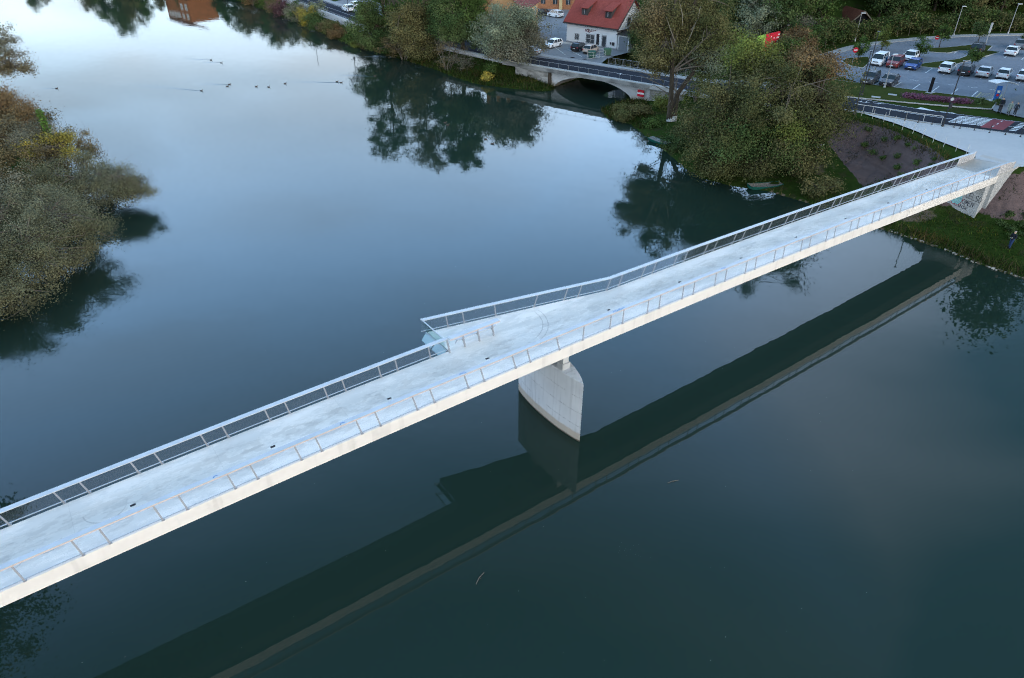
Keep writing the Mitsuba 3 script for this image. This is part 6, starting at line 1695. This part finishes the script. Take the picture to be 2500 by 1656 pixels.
def boat(label, x, y, deg, L, W):
    k = thing('rowing_boat', label, 'boat')
    T = place(x, y, 0, deg)
    st = np.linspace(-1, 1, 13)
    rows, n = [], 7
    for t in st:
        w = W / 2 * (1 - 0.35 * max(0, t) ** 2.2 - 0.12 * max(0, -t) ** 3)
        sheer = 0.34 + 0.14 * t * t
        kz = -0.12 + 0.22 * max(0, abs(t) - 0.7) / 0.3
        rows.append([(t * L / 2, a * w * (1 if abs(a) > .99 else 0.86), sheer if abs(a) > .99 else kz + 0.1 * a * a) for a in np.linspace(-1, 1, n)])
    v = np.array(rows).reshape(-1, 3)
    i, j = np.meshgrid(np.arange(12), np.arange(n - 1), indexing='ij')
    qd = np.stack([i * n + j, (i + 1) * n + j, (i + 1) * n + j + 1, i * n + j + 1], -1).reshape(-1, 4)
    ends = [(0, a + 1, a) for a in range(1, n - 1)] + [(12 * n, 12 * n + a, 12 * n + a + 1) for a in range(1, n - 1)]
    part(k, 'hull', mesh(v, np.vstack([qd[:, [0, 1, 2]], qd[:, [0, 2, 3]], ends])), 'm_boat_green', T=T)
    cov = np.array([[(t * L / 2 * 0.98, a * W / 2 * (1 - 0.35 * max(0, t) ** 2.2 - 0.12 * max(0, -t) ** 3) * 0.97, 0.34 + 0.14 * t * t + 0.012 - 0.10 * (1 - a * a) * (1 - t ** 4)) for a in np.linspace(-1, 1, 5)] for t in st]).reshape(-1, 3)
    i, j = np.meshgrid(np.arange(12), np.arange(4), indexing='ij')
    qd = np.stack([i * 5 + j, (i + 1) * 5 + j, (i + 1) * 5 + j + 1, i * 5 + j + 1], -1).reshape(-1, 4)
    part(k, 'cover', mesh(cov, np.vstack([qd[:, [0, 1, 2]], qd[:, [0, 2, 3]]])), 'm_tarp', T=T)
    for s in (-1, 1):
        part(k, 'gunwale', tube([(t * L / 2, s * W / 2 * (1 - 0.35 * max(0, t) ** 2.2 - 0.12 * max(0, -t) ** 3), 0.36 + 0.14 * t * t) for t in st], 0.035, 5), 'm_boat_green', T=T)
    return k


boat('green rowing boat with a grey cover moored under the big tree', 30.6, 80.55, 11, 4.2, 1.45)
boat('green rowing boat half hidden in the shade left of the big tree', 21.0, 97.6, -52, 4.0, 1.3)

pbr('m_duck', (0.07, 0.055, 0.045), 0.8)
db = trimesh.creation.icosphere(2, 1.0)
db.vertices = db.vertices * [0.27, 0.12, 0.10] + [0, 0, 0.05]
db.vertices[:, 2] += np.clip(-db.vertices[:, 0] - 0.12, 0, 1) * 0.5
dh = trimesh.creation.icosphere(1, 0.062)
dh.apply_translation([0.27, 0, 0.26])
dbody = mikit.ply(cat([db, tube([(0.16, 0, 0.08), (0.24, 0, 0.16), (0.26, 0, 0.25)], [0.06, 0.04, 0.035], 7), dh]), 'm_duck', smooth=True)
dbeak = mikit.ply(hull([(0.31, s * .022, .255) for s in (-1, 1)] + [(0.40, s * .02, .235) for s in (-1, 1)] + [(0.32, 0, .28)]), 'm_yellow_paint')
rng = np.random.default_rng(500)
WAKE = []
DUCK_AT = ['alone at the left beside the half bare tree', 'upper one of the pair farthest up the pale water', 'lower one of the pair farthest up the pale water', 'upper one of two close together by the long wake', 'lower one of two close together by the long wake', 'leading a very long wake at centre left', 'first of three single ones right of the long wake', 'second of three single ones right of the long wake', 'third of three single ones right of the long wake', 'rear one of a pair swimming in line', 'front one of a pair swimming in line',
           'alone between the pair in line and the upper group', 'lower left one of the group with wakes near the bushes', 'lower right one of the group with wakes near the bushes', 'upper left one of the group with wakes near the bushes', 'middle one of the group with wakes near the bushes', 'third of the upper row with long wakes', 'uppermost right one with a long wake', 'rightmost one with a long wake', 'upper one of two in mid river below the tree reflection', 'lower one of two in mid river below the tree reflection', 'lower one of two left of the tree reflection', 'upper one of two left of the tree reflection']
for i, (x, y, w) in enumerate([(-81.5, 128.8, 5), (-62.5, 152.6, 8), (-59.4, 149.9, 5), (-51.6, 131.8, 7), (-51.5, 130.4, 0), (-55.0, 127.2, 20), (-46.2, 130.2, 0), (-43.9, 129.9, 0), (-41.6, 132.4, 0), (-32.4, 133.9, 0), (-31.5, 133.2, 12), (-26.1, 138.2, 9), (-14.6, 145.9, 14), (-12.9, 144.8, 13), (-14.4, 148.9, 16), (-12.7, 148.8, 7), (-7.0, 149.3, 14), (-2.0, 151.6, 20), (-2.9, 148.4, 17), (-10.3, 107.6, 0), (-9.8, 106.4, 0), (-2.8, 97.4, 0), (-3.8, 99.5, 0)]):
    if (x, y) in ((-7.0, 149.3), (-2.0, 151.6), (-2.9, 148.4)):
        x, y = x - 12.5, y + 3.5
    k = thing('duck', 'dark duck on the river, ' + DUCK_AT[i], 'duck', 'ducks on the river')
    a = -10 + 6 * rng.normal()
    T = place(x, y, 0.0, float(a), 0.95)
    part(k, 'body', dbody, None, T=T)
    part(k, 'beak', dbeak, None, T=T)
    if w:
        d = -np.array([math.cos(math.radians(a)), math.sin(math.radians(a))])
        for sd in (-1, 1):
            dd = np.array([d[0] * math.cos(sd * .045) - d[1] * math.sin(sd * .045), d[0] * math.sin(sd * .045) + d[1] * math.cos(sd * .045)])
            t = np.linspace(0, 1, 18)
            c = np.array([x, y]) + dd * (t * w)[:, None] + np.c_[0 * t, 0.05 * np.sin(t * 9 + i)]
            nn_ = np.array([-dd[1], dd[0]])
            hw, hz = (0.07 + 0.12 * t)[:, None], 0.035 * (1 - t) ** 0.7 + 0.003
            v = np.concatenate([np.c_[c - nn_ * hw, 0 * t - 0.002], np.c_[c, hz], np.c_[c + nn_ * hw, 0 * t - 0.002]])
            j = np.arange(17)
            f = np.vstack([np.stack([j, j + 1, j + 19], 1), np.stack([j, j + 19, j + 18], 1), np.stack([j + 18, j + 19, j + 37], 1), np.stack([j + 18, j + 37, j + 36], 1)])
            WAKE.append(mesh(v, f))
k = num('duck_wakes')
put(k, cat(WAKE), 'm_water', smooth=True)
labels[k] = {'label': 'thin ripple lines trailing behind the swimming ducks', 'category': 'ripples', 'kind': 'stuff'}
# leaves and foam specks drifting on the near water
rng = np.random.default_rng(510)
x, y = rng.uniform(-22, 24, 150), rng.uniform(14, 60, 150)
x2, y2 = rng.normal(6.6, 0.5, 60), rng.normal(25.6, 0.5, 60)
p = np.c_[np.r_[x, x2], np.r_[y, y2], np.full(210, 0.015)]
lm, col = leaf_mesh(p, np.r_[0.025 + 0.03 * rng.random(150), 0.015 + 0.015 * rng.random(60)], np.array([[0.36, 0.37, 0.31]]) * (0.5 + 0.8 * rng.random((210, 1))), rng, up=9)
k = num('floating_leaves')
put(k, lm, 'm_leaf', color=col)
labels[k] = {'label': 'pale leaves and specks drifting on the dark water', 'category': 'leaves', 'kind': 'stuff'}
for lb, pts in (('thin yellowish twig floating on the water right of the pier', [(9.6, 31.0, .02), (9.9, 31.15, .03), (10.3, 31.25, .02)]), ('forked brown twig floating on the water near the bottom edge', [(-1.9, 23.6, .02), (-1.75, 24.0, .04), (-1.5, 24.35, .02)])):
    k = thing('floating_twig', lb, 'twig')
    put(k, cat([tube(pts, 0.018, 4), tube([pts[1], np.array(pts[1]) + [0.12, -0.06, 0]], 0.012, 4)]), 'm_twig')
